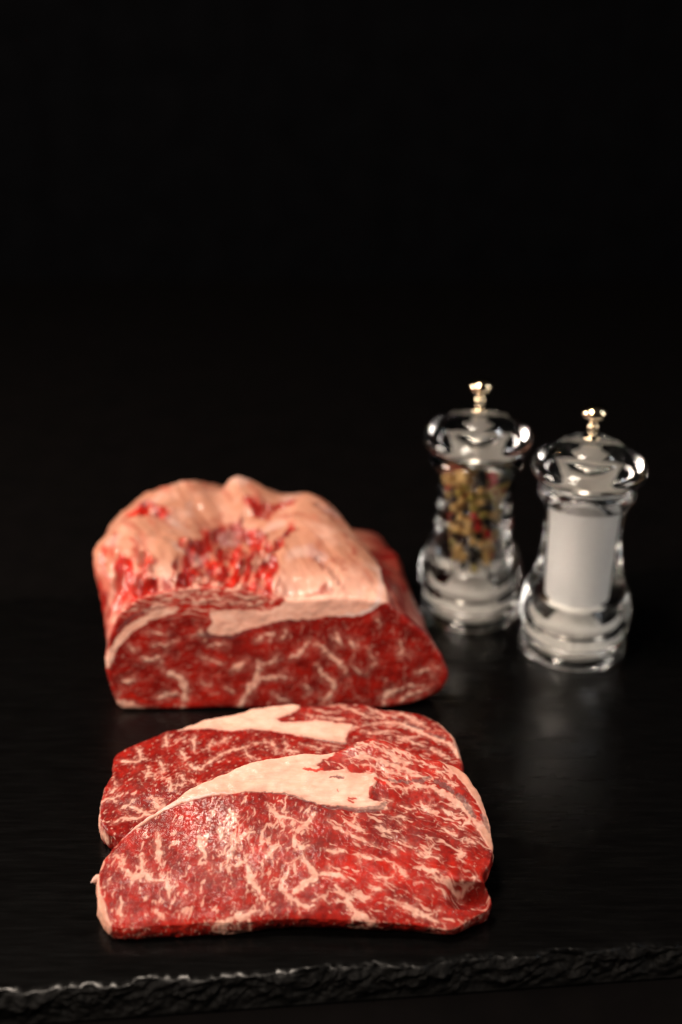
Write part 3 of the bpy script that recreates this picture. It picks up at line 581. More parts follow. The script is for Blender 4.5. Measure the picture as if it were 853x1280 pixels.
def steak(name, label, pre, plane, med, zones, n, nin, dens, relief, memb_relief=0.0, seed=0.0, thick=1.35, base_z=0.0, origin=None, lower=None, fsize=1.0, undercut=0.0):
    y0, z0, sl = plane
    c = 1 / math.sqrt(1 + sl * sl)
    P, filz, wall, Q = slab_rings(TR[pre + '_out'], n, nin, 0.20, med, seed=seed, undercut=undercut)
    u, w = P[:, 0], P[:, 1]
    ztop = z0 + sl * c * w
    if lower is not None: ztop = ztop + lower(u, w)
    zbot = np.maximum(base_z + 0.005, ztop - thick)
    dep = (filz * 0.18 + wall * np.maximum(0.0, (ztop - zbot) - 0.18)) / np.maximum(0.05, ztop - zbot)
    zside = -1.4 * dep
    # warped lookup so traced edges look torn rather than drawn
    wu = u + 0.055 * fbm(u / 0.30, w / 0.30, zside + seed, 3) + 0.03 * perlin(u / 0.1, w / 0.1, zside)
    ww = w + 0.055 * fbm(u / 0.30, w / 0.30, zside + 5 + seed, 3) + 0.03 * perlin(u / 0.1, w / 0.1, zside + 3)
    veins = seg_field(grow(TR[pre + '_veins'], int(seed * 10)), wu, ww)
    seam = poly_sdf(TR[pre + '_seam'], u + 0.5 * (wu - u), w + 0.5 * (ww - w)) + 0.05 * fbm(u / 0.35, w / 0.10, seed + 51, 3) * sstep(-7.0, -1.0, u)
    rimL = poly_sdf(TR[pre + '_rimL'], u + 0.6 * (wu - u), w + 0.6 * (ww - w))
    rimR = poly_sdf(TR[pre + '_rimR'], u + 0.6 * (wu - u), w + 0.6 * (ww - w))
    red = seg_field(TR[pre + '_red'], wu, ww) if pre + '_red' in TR else np.full(u.shape, -9.0)
    gris = seg_field(TR[pre + '_gris'], wu, ww)
    memb = seg_field(TR[pre + '_memb'], wu, ww)
    rid, blob = flecks(u, w, zside * 1.5, zones(u, w), seed, fsize)
    patch = fbm(u / 1.3, w / 1.3, seed + 4, 2)
    dn = dens(u, w) + 0.35 * patch
    vn = perlin(u / 0.16, w / 0.16, seed + 21)
    dens_film = np.clip(dn, 0, 1)
    f_vein = sstep(-0.06, 0.045, veins + 0.035 * blob + 0.03 * vn) * np.clip(0.86 + 0.30 * vn, 0.5, 1)
    halo = sstep(-0.28, 0.0, veins)
    f_fleck = sstep(0.90 - 0.16 * dn, 1.10 - 0.10 * dn, rid + 0.10 * blob + 0.10 * halo) * (0.50 + 0.3 * halo)
    f_blob = sstep(0.46 - 0.30 * dn, 0.80 - 0.30 * dn, blob + 0.15 * halo) * 0.62
    big = np.maximum.reduce([sstep(-0.05, 0.05, seam), sstep(-0.05, 0.05, rimL), sstep(-0.05, 0.05, rimR)])
    film = sstep(-0.24, 0.0, veins) * np.clip(0.09 + 0.14 * fbm(u / 0.2, w / 0.2, seed + 31, 2), 0, 0.4)
    film = np.maximum(film, np.clip(0.02 + 0.10 * fbm(u / 0.7, w / 0.7, seed + 33, 3), 0, 0.25) * dens_film)
    fat = np.maximum.reduce([f_vein * 0.84, f_fleck, f_blob, film, big])
    sd = np.maximum(seam, np.maximum(rimL, rimR))
    fat = np.where(big > 0.9, 0.74 + 0.21 * sstep(-0.02, 0.30, sd) + 0.07 * fbm(u / 0.5, w / 0.16, 6.0, 3), fat)
    rd = sstep(-0.02, 0.03, red)
    fat = fat * (1 - 0.9 * rd)
    gr = sstep(-0.03, 0.03, gris + 0.03 * perlin(u / 0.09, w / 0.09, 2.0)) * (0.62 + 0.30 * perlin(u / 0.13, w / 0.11, 8.0))
    gr = np.clip(gr, 0, 0.9)
    mb = sstep(-0.02, 0.05, memb) * np.clip(0.65 + 0.5 * perlin(u / 0.3, w / 0.12, 4), 0, 1)
    tone = 0.48 + 0.20 * fbm(u / 0.9, w / 0.9, seed + 11, 3) + 0.20 * perlin(u / 0.22, w / 0.22, seed) + relief['tone'](u, w) + 0.3 * rd
    orange = np.clip(0.5 * np.maximum(sstep(-0.02, 0.1, rimL), sstep(-0.02, 0.1, rimR)) + 0.25 * dep, 0, 1)
    wet = np.clip(relief['wet'](u, w) + 0.16 * fbm(u / 0.8, w / 0.8, seed + 40, 3), 0.03, 0.6) * (1 - 0.35 * big)
    # relief
    top = 1 - sstep(0.0, 0.9, filz)
    z = ztop - filz * 0.18 - wall * np.maximum(0.0, ztop - zbot - 0.18)
    rel = 0.05 * fbm(u / 1.6, w / 1.6, seed + 2, 2) + (0.005 * fbm(u / 0.35, w / 0.35, seed + 3, 2) + 0.0018 * perlin(u / 0.13, w / 0.16, seed)) * (1 - 0.75 * big)
    rel = rel + 0.005 * np.maximum(f_vein, 0) * (1 - big) + 0.030 * big * (1 - 0.4 * sstep(0, 0.3, seam)) + big * (0.05 * fbm(u / 0.9, w / 0.5, seed + 61, 2) + 0.006 * fbm(u / 0.5, w / 0.07, seed + 63, 2)) - 0.03 * gr + relief['z'](u, w)
    rel = rel - 0.0015 * blob * (1 - big)
    edge = 1 - sstep(0.0, 1.0, wall)
    z = z + rel * np.where(wall > 0, edge * 0.0, top * 0.8 + 0.2 * (filz < 1))
    y = y0 + w * c
    # side walls: ragged in plan
    rg = (wall > 0) * (wall < 1)
    u2 = u + rg * 0.05 * fbm(u / 0.35, w / 0.35, z / 0.35, 3)
    y2 = y + rg * 0.05 * fbm(u / 0.35 + 9, w / 0.35, z / 0.35, 3)
    if 'y' in relief: y2 = y2 + relief['y'](u, w) * (wall == 0)
    V = np.stack([u2, y2, z], 1)
    NV = vnormals(V, Q)
    att = dict(fat=fat, gris=gr, memb=mb, tone=np.clip(tone, 0, 1), orange=orange, wet=wet)
    o0 = origin
    root = empty(name, tuple(q * S for q in o0))
    tag(root, label, 'steak', 'raw beef steaks')
    seamF = seam[Q].mean(1) > 0
    rimF = (np.maximum(rimL, rimR)[Q].mean(1) > 0) & ~seamF
    leanF = ~(seamF | rimF)
    quad_mesh('lean_meat', V, Q, M_meat, root, att, NV, o0, leanF)
    quad_mesh('fat_seam', V, Q, M_meat, root, att, NV, o0, seamF)
    lf = u[Q].mean(1) < -4
    quad_mesh('fat_rim', V, Q, M_meat, root, att, NV, o0, rimF & lf)
    quad_mesh('fat_rim', V, Q, M_meat, root, att, NV, o0, rimF & ~lf)
    return root

# front steak
def zones_front(u, w):
    k = sstep(-2.5, 0.5, u)
    kr = k * (1 - sstep(3.4, 4.6, w))
    kc = k * sstep(3.4, 4.6, w)
    return [((1 - k), R(78), 1.5), (kr, R(-24), 2.4), (kc, R(-32), 2.0)]
def dens_front(u, w):
    d = 0.22 + 0.45 * np.exp(-((u + 3.2) / 2.6) ** 2 - ((w - 1.8) / 2.2) ** 2) - 0.35 * np.exp(-((u - 1.5) / 1.4) ** 2 - ((w - 0.6) / 0.9) ** 2)
    d = d - 0.45 * np.exp(-((u + 6.6) / 0.9) ** 2 - ((w - 2.6) / 0.9) ** 2)
    d = d + 0.16 * sstep(4.2, 5.0, w) + 0.06 * sstep(-0.5, 1.5, u)
    return d
def dent_front(u, w):
    a = np.exp(-(((u - 4.95) / 0.78) ** 4) - ((w - 0.08) / 0.46) ** 4)
    lip = np.exp(-(((u - 4.6) / 1.1) ** 2) - ((w - 0.88) / 0.24) ** 2)
    hump = np.exp(-(((u - 1.4) / 1.2) ** 2) - ((w - 6.3) / 0.6) ** 2)
    swell = np.exp(-(((u + 5.4) / 1.8) ** 2) - ((w - 4.4) / 1.2) ** 2)
    return -0.85 * a + 0.20 * lip + 0.12 * hump + 0.10 * swell - 0.10 * sstep(5.0, 5.9, u) - 0.10 * sstep(0.6, -1.0, w)
def lip_front(u, w):
    return -0.42 * np.exp(-(((u - 4.85) / 0.8) ** 4) - ((w - 0.80) / 0.26) ** 2)
def wet_front(u, w):
    return 0.05 + 0.34 * np.exp(-((u + 5.3) / 1.3) ** 2 - ((w - 3.1) / 0.9) ** 2) + 0.08 * np.exp(-((u + 3.6) / 1.9) ** 2 - ((w - 1.6) / 1.1) ** 2) + 0.35 * np.exp(-((u - 1.9) / 0.9) ** 2 - ((w - 5.6) / 0.6) ** 2)
def tone_front(u, w):
    return 0.30 * np.exp(-((u - 1.6) / 1.5) ** 2 - ((w - 0.9) / 0.6) ** 2) - 0.12 * np.exp(-((u - 2.0) / 1.6) ** 2 - ((w - 3.0) / 0.8) ** 2) + 0.1 * sstep(4.0, 5.0, w)

front = steak('front_steak', 'marbled raw beef steak nearest the camera, lying tilted on the steak behind it', 'F', (34.4, 1.25, 0.388),
      ((-6.4, 1.9), (3.2, 2.7)), zones_front, 1500, 190, dens_front, dict(z=dent_front, tone=tone_front, wet=wet_front, y=lip_front), seed=1.3, origin=(-1.7, 36.5, 0.0), undercut=0.26)

# rear steak
def zones_rear(u, w):
    k = sstep(-3.0, 0.0, u)
    return [((1 - k), R(40), 1.2), (k, R(-14), 2.6)]
def dens_rear(u, w):
    d = 0.06 + 0.5 * np.exp(-((u + 6.8) / 1.6) ** 2 - ((w - 2.8) / 1.0) ** 2) + 0.35 * sstep(-3.0, -1.0, u)
    return d
steak('rear_steak', 'marbled raw beef steak half hidden under the front steak, before the large block', 'R', (38.0, 1.55, 0.03),
      ((-6.6, 3.4), (2.0, 4.2)), zones_rear, 1300, 150, dens_rear, dict(z=lambda u, w: 0.0 * u, tone=lambda u, w: -0.10 + 0.0 * u, wet=lambda u, w: 0.10 + 0.0 * u), seed=5.1, origin=(-2.4, 42.0, 0.0),
      lower=lambda u, w: -0.5 * (1 - sstep(0.6, 2.9, w)))

def shred(parent, pts, name='fat_shred'):
    """small ragged tab of fat hanging off a rim; pts = (x, y, z, radius) in cm"""
    n = 10; V = []; Q = []
    for k, (x, y, z, r) in enumerate(pts):
        for i in range(n):
            a = 2 * math.pi * i / n
            rr = r * (1 + 0.25 * math.sin(3 * a + k * 1.7))
            V.append((x + 0.2 * rr * math.cos(a), y + rr * math.cos(a), z + rr * math.sin(a)))
    for k in range(len(pts) - 1):
        for i in range(n):
            j = (i + 1) % n
            Q.append((k * n + i, k * n + j, (k + 1) * n + j, (k + 1) * n + i))
    V = np.array(V); Q = np.array(Q); o = np.array(parent.location) / S
    z0 = np.zeros(len(V)); t = np.repeat(np.linspace(1, 0, len(pts)), n)
    return quad_mesh(name, V, Q, M_meat, parent, dict(fat=0.55 + 0.4 * t, gris=z0, memb=0.5 * (1 - t), tone=z0 + 0.4, orange=z0 + 0.2, wet=z0 + 0.1), None, o)
shred(front, [(-9.05, 35.35, 1.25, 0.24), (-9.24, 35.25, 1.24, 0.20), (-9.40, 35.2, 1.27, 0.15), (-9.52, 35.16, 1.22, 0.10), (-9.60, 35.12, 1.16, 0.015)])

def build_block():
    n = 900
    B = catmull_closed(TR['B_out'], n)
    area2 = np.sum(B[:, 0] * np.roll(B[:, 1], -1) - np.roll(B[:, 0], -1) * B[:, 1])
    if area2 < 0: B = B[::-1].copy()
    B[:, 1] = np.maximum(B[:, 1], 0.0)
    # station curves share the angular parameter of the front outline: control points with matching order
    st0 = TR['B_out']
    def station(y, tops, left_low, right):
        # bottom left -> bottom -> right -> over the top (right to left) -> left
        pts = [(left_low[0], 0.0), (-9.0, 0.0), (-6.5, 0.0), (-4.0, 0.0), (-1.0, 0.0), (1.8, 0.0)] + right + list(reversed(tops)) + [(left_low[0] - 0.9, 3.6), (left_low[0] - 0.6, 1.6)]
        return y, catmull_closed(pts, n)
    b = TR['B_st']
    S1 = station(51.0, b['top1'], (-10.9, 0), [(4.1, 0.15), (4.55, 1.5), (3.95, 3.0), (2.85, 4.3)])
    S2 = station(54.5, b['top2'], (-11.0, 0), [(3.7, 0.15), (4.1, 1.5), (3.6, 2.7), (2.85, 3.9)])
    S3 = station(58.0, b['top3'], (-10.8, 0), [(3.0, 0.15), (3.4, 1.4), (3.05, 2.7), (2.55, 3.5)])
    y4, C4 = station(61.0, [(x * 0.9 - 0.3, z * 0.80) for x, z in b['top3']], (-9.4, 0), [(2.5, 0.15), (2.9, 1.3), (2.6, 2.2), (2.0, 2.8)])
    # align starts: rotate each curve so index 0 is the point closest to (-10.6, 0)
    def align(Cv):
        a2 = np.sum(Cv[:, 0] * np.roll(Cv[:, 1], -1) - np.roll(Cv[:, 0], -1) * Cv[:, 1])
        if a2 < 0: Cv = Cv[::-1].copy()
        ctr = np.array([-3.6, 2.6])
        ang = np.arctan2((Cv[:, 1] - ctr[1]) / 3.0, (Cv[:, 0] - ctr[0]) / 8.0)
        i = np.argmin(np.abs(np.angle(np.exp(1j * (ang - R(-135))))))
        Cv = np.roll(Cv, -i, 0); Cv[:, 1] = np.maximum(Cv[:, 1], 0.004)
        # re-parameterise by angle so stations correspond
        ang = np.unwrap(np.arctan2((Cv[:, 1] - ctr[1]) / 3.0, (Cv[:, 0] - ctr[0]) / 8.0))
        ang = np.maximum.accumulate(ang)
        return Cv, ang
    curves = []
    yl = []
    ref = None
    for y, Cv in ((48.0, B), S1, S2, S3, (y4, C4)):
        Cv, ang = align(Cv)
        if ref is None:
            tgt = ang - ang[0]; tgt = tgt / (2 * math.pi); ref = tgt
        a = (ang - ang[0]) / (2 * math.pi) + np.arange(n) * 1e-7
        aa = np.concatenate([a, [1.0 + 1e-3]]); CC = np.vstack([Cv, Cv[:1]])
        curves.append(np.stack([np.interp(ref, aa, CC[:, 0]), np.interp(ref, aa, CC[:, 1])], 1)); yl.append(y)
    curves = np.array(curves); yl = np.array(yl)
    B0 = curves[0]
    # inward normals of the front outline
    tg = np.roll(B0, -6, 0) - np.roll(B0, 6, 0)
    N = np.stack([-tg[:, 1], tg[:, 0]], 1)
    for _ in range(15): N = (np.roll(N, 1, 0) + N + np.roll(N, -1, 0)) / 3
    N /= np.linalg.norm(N, axis=1)[:, None] + 1e-9
    rings = []           # (x, y, z, kind) kind 0 = cut face, 1 = outside
    ax, az, bx, bz = -8.2, 2.9, 2.4, 2.4
    d = np.array([bx - ax, bz - az]); t = np.clip(((B0 - np.array([ax, az])) @ d) / (d @ d), 0, 1)
    Cc = np.array([ax, az]) + t[:, None] * d
    fil = 0.22
    I = B0 + N * fil
    nin = 110
    for k in range(nin + 1):
        p = Cc + (I - Cc) * (k / nin)
        rings.append((p[:, 0], 48.0 + 0.2 * p[:, 1], p[:, 1], 0.0))
    for ph in np.linspace(0, math.pi / 2, 7)[1:]:
        p = B0 + N * fil * (1 - math.sin(ph))
        rings.append((p[:, 0], 48.0 + 0.2 * p[:, 1] + fil * (1 - math.cos(ph)), p[:, 1], ph / (math.pi / 2)))
    # loft backwards, catmull through stations
    def loft(y):
        i = int(np.clip(np.searchsorted(yl, y) - 1, 0, len(yl) - 2))
        f = (y - yl[i]) / (yl[i + 1] - yl[i])
        p1, p2 = curves[i], curves[i + 1]
        p0 = curves[i - 1] if i > 0 else 2 * p1 - p2
        p3 = curves[i + 2] if i + 2 < len(yl) else 2 * p2 - p1
        return 0.5 * (2 * p1 + (p2 - p0) * f + (2 * p0 - 5 * p1 + 4 * p2 - p3) * f * f + (3 * p1 - p0 - 3 * p2 + p3) * f ** 3)
    ny = 150
    for k in range(1, ny + 1):
        f = k / ny
        y = 48.0 + 13.0 * f
        p = loft(y)
        lean = 0.2 * p[:, 1] * (1 - f) + fil * (1 - f)
        rings.append((p[:, 0], y + lean, np.maximum(p[:, 1], 0.004), 1.0))
    last = loft(61.0); cl = np.array([-4.0, 2.3])
    for ph in np.linspace(0, math.pi / 2, 14)[1:]:
        p = cl + (last - cl) * math.cos(ph)
        rings.append((p[:, 0], np.full(n, 61.0 + 1.8 * math.sin(ph)), np.maximum(p[:, 1], 0.004), 1.0))
    X = np.concatenate([r[0] for r in rings]); Y = np.concatenate([r[1] for r in rings]); Z = np.concatenate([r[2] for r in rings])
    Kd = np.concatenate([np.full(n, r[3]) for r in rings])
    idx = np.arange(n); nx = (idx + 1) % n
    Q = np.vstack([np.stack([k * n + idx, (k + 1) * n + idx, (k + 1) * n + nx, k * n + nx], 1) for k in range(len(rings) - 1)])
    V = np.stack([X, Y, Z], 1)
    NV = vnormals(V, Q)
    if (NV[:n * 20, 1]).mean() > 0: Q = Q[:, ::-1].copy(); NV = -NV
    # --- cut face pattern (x, z)
    wu = X + 0.09 * fbm(X / 0.45, Z / 0.45, Y * 0.6, 3); wz = Z + 0.09 * fbm(X / 0.45, Z / 0.45, Y * 0.6 + 9, 3)
    face = Kd < 0.999
    veins = seg_field(grow(TR['B_veins'], 77, 1.3, 0.98), wu, wz)
    seam = np.maximum(poly_sdf(TR['B_seam'], wu, wz) - 0.10, poly_sdf(TR['B_band'], wu, wz))
    gris = seg_field(TR['B_gris'], wu, wz); memb = seg_field(TR['B_memb'], wu, wz); red = seg_field(TR['B_red'], wu, wz)
    zn = [(1 - sstep(-6, -3, X), R(20), 1.8), (sstep(-6, -3, X), R(60), 1.7)]
    rid, blob = flecks(X, Z, Y * 0.15, zn, 9.0, 1.15)
    dn = 0.22 + 0.4 * fbm(X / 1.4, Z / 1.4, 3.0, 2)
    vn = perlin(X / 0.22, Z / 0.22, 4.0)
    f_vein = sstep(-0.06, 0.08, veins - 0.02 + 0.07 * vn + 0.05 * blob) * np.clip(0.86 + 0.3 * vn, 0.5, 0.98)
    capm = sstep(4.4, 5.0, Z) * (1 - sstep(-3.2, -2.4, X))
    f1 = np.maximum(sstep(0.86 - 0.16 * dn, 1.15 - 0.1 * dn, rid) * 0.5, sstep(0.42 - 0.2 * dn, 1.0, blob) * 0.42)
    capr = fbm(X / 0.55, Z / 0.16, 41.0, 3)
    f1 = np.maximum(f1, capm * sstep(-0.05, 0.55, capr) * 0.72)
    film = sstep(-0.30, 0.0, veins) * np.clip(0.12 + 0.16 * fbm(X / 0.3, Z / 0.3, 5.0, 2), 0, 0.5)
    ffat = np.maximum.reduce([f_vein, f1, film, sstep(-0.04, 0.04, seam)]) * (1 - 0.85 * sstep(-0.03, 0.04, red))
    # --- outside pattern (x, y) on top
    tx = X + 0.28 * fbm(X / 0.8, Y / 0.9, Z * 0.3, 3); ty = Y + 0.34 * fbm(X / 0.8, Y / 0.9, Z * 0.3 + 4, 3)
    rp = np.maximum.reduce([poly_sdf(q, tx, ty) for q in TR['T_redpatch']])
    fv = seg_field(TR['T_fatveins'], tx, ty); rs = seg_field(TR['T_redstreak'], tx, ty); dk = seg_field(TR['T_creviceshade'], tx, ty)
    tfat = 0.95 - 0.40 * sstep(0.0, 0.8, fbm((X + 0.5 * Y) / 0.7, Y / 2.2, Z / 1.5, 3)) - 0.12 * sstep(0.1, 0.6, fbm(X / 0.4, Y / 0.4, 2.0, 2))
    rp = rp + 0.12 + 0.35 * fbm(X / 0.9, Y / 1.1, 23.0, 3) * sstep(-0.8, 0.0, rp)
    redm = sstep(-0.16, 0.22, rp)
    inner = np.maximum(0.55 * sstep(-0.05, 0.12, fv + 0.25 * perlin(X / 0.4, Y / 0.5, 3.0)), 0.78 * sstep(0.0, 0.8, fbm((X + 0.35 * np.sin(0.8 * Y)) / 0.34, Y / 2.4, 2.0, 3)))
    tfat = tfat * (1 - redm) + redm * inner
    tfat = tfat * (1 - 0.75 * sstep(-0.1, 0.12, rs))
    # sides: thin membrane over red muscle
    up = sstep(0.15, 0.6, NV[:, 2])
    left = (X < -9.0)
    sfat = np.where(left, 0.28 + 0.65 * fbm(Y / 0.5, Z / 1.6, X * 0.2, 3), 0.08 + 0.35 * fbm(Y / 0.8, Z / 0.6, 5.0, 3))
    low = sstep(-0.1, 0.25, X - (1.95 - 0.12 * (Y - 51)) + 0.12 * fbm(Y / 0.8, Z / 0.8, 1.0, 2))                       # right shoulder: bare muscle
    sfat = np.clip(sfat, 0, 0.9)
    ofat = (tfat * up + sfat * (1 - up)) * (1 - low) + np.clip(sfat * 0.8, 0, 1) * low
    # the seam wraps on to the outside at the right
    k = sstep(0.35, 0.95, Kd)
    fat = ffat * (1 - k) + ofat * k
    gr = np.clip(sstep(-0.04, 0.04, gris) * 0.6 * (1 - k) + k * 0.35 * sstep(-0.1, 0.15, dk), 0, 1)  # gristle on the face; on top, crevice shade painted in that colour
    mb = np.clip(sstep(-0.03, 0.08, memb) * 0.8, 0, 1) * (1 - k * 0.6) * (X > -2)
    mb = np.maximum(mb, (1 - low) * k * 0.28 * sstep(0.25, 0.7, fbm(X / 1.5, Y / 1.5, 31.0, 2)) * up)
    tone = 0.45 + 0.2 * fbm(X / 0.8, Z / 0.8, Y * 0.5, 3) + 0.2 * capm * (1 - k) + k * (0.12 * redm + 0.20 * left + 0.45 * redm * fbm(X / 0.55, Y / 1.5, 17.0, 2)) + 0.25 * sstep(-0.03, 0.04, red) * (1 - k)
    tone = tone + 0.22 * np.exp(-((X + 6.6) / 1.2) ** 2 - ((Z - 0.9) / 0.8) ** 2) * (1 - k) - 0.25 * low * k  # right shoulder: its shade is also put into the muscle tone
    orange = k * np.clip(0.82 + 0.55 * fbm(X / 1.6, Y / 1.6, 12.0, 2), 0, 0.85)
    orange = orange * sstep(48.9, 51.5, Y)
    slab = sstep(-0.15, 0.30, X - (-3.2 + 0.15 * (Y - 51)) + 0.15 * fbm(Y / 0.9, 2.0, 7.0, 2)) * (1 - sstep(57.0, 59.0, Y)) * sstep(49.3, 50.3, Y) * (1 - low)
    # relief along the normal
    amp = 0.02 * fbm(X / 0.4, Y / 0.4, Z / 0.4, 2) + k * ((0.05 + 0.08 * (1 - sstep(-5.0, -3.0, X))) * fbm(X / 1.7, Y / 1.7, Z / 1.7, 3) + 0.035 * fbm((X + 0.55 * Y) / 0.45, (Y - 0.4 * X) / 2.2, 5.0, 3) - 0.42 * redm * up * sstep(0.0, 0.8, rp) + 0.25 * redm * up * fbm(X / 0.5, Y / 0.9, 3.0, 2) - 0.22 * sstep(-0.15, 0.2, dk) * up)
    amp = amp + (1 - k) * (0.02 * f_vein + 0.05 * fbm(X / 1.2, Z / 1.2, 2.0, 2))
    amp = amp + k * 0.26 * slab * up
    amp = amp * sstep(0.0, 0.25, Z)
    V = V + NV * amp[:, None]
    V[:, 2] = np.maximum(V[:, 2], 0.003)
    NV = vnormals(V, Q)
    o0 = (-3.5, 54.0, 0.0)
    root = empty('beef_block', tuple(q * S for q in o0))
    tag(root, 'large uncut block of raw marbled beef with a fat covered top behind the steaks', 'beef')
    wet = np.clip(0.12 + 0.12 * k + 0.35 * k * redm + 0.2 * fbm(X, Y, Z, 2), 0.03, 0.6)
    att = dict(fat=np.clip(fat, 0, 1), gris=gr, memb=mb, tone=np.clip(tone, 0, 1), orange=orange, wet=wet)
    fk = Kd[Q].mean(1) < 0.7
    seamF = fk & (seam[Q].mean(1) > 0)
    capF = (~fk) & (up[Q].mean(1) > 0.5) & (low[Q].mean(1) < 0.5) & (Z[Q].mean(1) > 1)
    wF = (~fk) & ~capF
    quad_mesh('cut_face', V, Q, M_meat, root, att, NV, o0, fk & ~seamF)
    quad_mesh('fat_seam', V, Q, M_meat, root, att, NV, o0, seamF)
    quad_mesh('fat_cap', V, Q, M_meat, root, att, NV, o0, capF)
    quad_mesh('side_muscle', V, Q, M_meat, root, att, NV, o0, wF)
build_block()

# ------------------------------------------------------------------ mills
def build_mill(name, label, loc, rot, rc):
    """rc = radius of the filling chamber"""
    root = empty(name, (loc[0] * S, loc[1] * S, 0.0))
    root.rotation_euler = (0, 0, rot)
    tag(root, label, 'mill', 'clear acrylic mills')
    outer = [(2.10, 0.02), (2.60, 0.02)] + smooth_profile([(2.76, 0.08), (2.84, 0.24), (2.78, 0.42), (2.64, 0.62), (2.62, 0.90), (2.70, 1.3), (2.82, 1.8), (2.86, 2.3), (2.76, 3.0), (2.52, 3.7), (2.28, 4.4), (2.08, 5.3), (1.97, 6.3), (1.95, 7.2), (2.03, 8.0), (2.18, 8.45), (2.37, 8.75), (2.44, 9.05), (2.36, 9.32), (2.22, 9.46)], 4) + [(2.15, 9.50), (1.84, 9.50), (1.82, 9.46), (1.82, 8.98), (1.80, 8.92)]
    inner = [(rc + 0.02, 8.90), (rc, 8.86), (rc, 3.0), (rc - 0.02, 2.94), (1.52, 2.92), (1.50, 2.86), (1.50, 0.92), (1.54, 0.86), (2.02, 0.84), (2.10, 0.76)]
    lathe('acrylic_body', outer + inner, M_acr, root, closed=True)
    cap = [(0.0, 9.64), (1.9, 9.64), (2.15, 9.66)] + smooth_profile([(2.40, 9.70), (2.68, 9.84), (2.84, 10.10), (2.82, 10.36), (2.66, 10.60), (2.40, 10.78), (2.10, 10.90), (1.92, 10.98), (1.76, 11.16), (1.50, 11.42), (1.05, 11.64), (0.55, 11.74)], 4) + [(0.0, 11.75)]
    lathe('acrylic_cap', cap, M_acr, root)
    lathe('collar', [(0.0, 9.00), (1.70, 9.00), (1.75, 9.03), (1.77, 9.14), (1.72, 9.18), (1.72, 9.24), (1.78, 9.28), (1.79, 9.53), (1.82, 9.56), (1.82, 9.61), (1.78, 9.63), (1.32, 9.63), (1.30, 9.66), (0.95, 9.66), (0.92, 9.63), (0.45, 9.63), (0.45, 9.8), (0.0, 9.8)], M_collar, root)
    lathe('shaft', [(0.0, 2.93), (0.16, 2.93), (0.16, 8.99), (0.0, 8.99)], M_steel, root, n=20)
    g = lathe('grinder', [(0.0, 0.08), (1.55, 0.08)] + smooth_profile([(1.66, 0.12), (1.80, 0.34), (1.88, 0.62), (1.86, 0.74)], 3) + [(1.80, 0.79), (1.52, 0.80), (1.508, 0.95), (1.508, 1.35), (1.46, 1.42), (1.46, 1.62), (1.508, 1.70), (1.508, 2.10), (1.42, 2.20), (1.40, 2.50), (1.30, 2.90), (0.0, 2.91)], M_white, root)
    lathe('grinder_ring', [(1.465, 1.46), (1.495, 1.47), (1.495, 1.57), (1.465, 1.58)], M_steel, g, closed=True)
    lathe('knob', [(0.0, 11.77), (0.44, 11.77), (0.46, 11.83), (0.40, 11.91)] + smooth_profile([(0.26, 11.96), (0.21, 12.06), (0.28, 12.20), (0.31, 12.34), (0.27, 12.48), (0.20, 12.58), (0.20, 12.70), (0.32, 12.79), (0.50, 12.87), (0.62, 13.00), (0.65, 13.14), (0.58, 13.30), (0.40, 13.43), (0.20, 13.48)], 4) + [(0.0, 13.49)], M_metal, root, n=40)
    return root

SALT = (12.2, 54.0); PEP = (7.12, 57.7)
build_mill('salt_mill', 'clear acrylic salt mill with metal knob, full of white salt', SALT, 0.2, 1.07)
build_mill('pepper_mill', 'clear acrylic pepper mill with metal knob, full of mixed peppercorns', PEP, 0.9, 1.78)

# salt: a packed column with a slumped top
def build_salt():
    n, K = 64, 26
    rings = []
    z0, z1, r = 2.925, 8.62, 1.078
    V = []; Q = []
    prof = [(0.2, z0), (0.7, z0), (r - 0.02, z0)] + [(r, z0 + 0.05 + (z1 - z0 - 0.05) * k / K) for k in range(K + 1)] + [(0.9, z1 + 0.02), (0.5, z1 + 0.08), (0.2, z1 + 0.1)]
    for rr, z in prof:
        for i in range(n):
            a = 2 * math.pi * i / n
            dz = 0.16 * math.sin(a + 0.6) * max(0, (z - 7.4) / 1.2) if z > 7.4 else 0
            V.append((rr * math.cos(a), rr * math.sin(a), z + dz))
    m = len(prof)
    for k in range(m):
        for i in range(n):
            j = (i + 1) % n
            a0, b0 = k * n, ((k + 1) % m) * n
            Q.append((a0 + i, a0 + j, b0 + j, b0 + i))
    o = quad_mesh('salt', np.array(V), np.array(Q), M_salt)
    o.location = (SALT[0] * S, SALT[1] * S, 0)
    tag(o, 'fine white salt filling the salt mill', 'salt', kind='stuff')
build_salt()

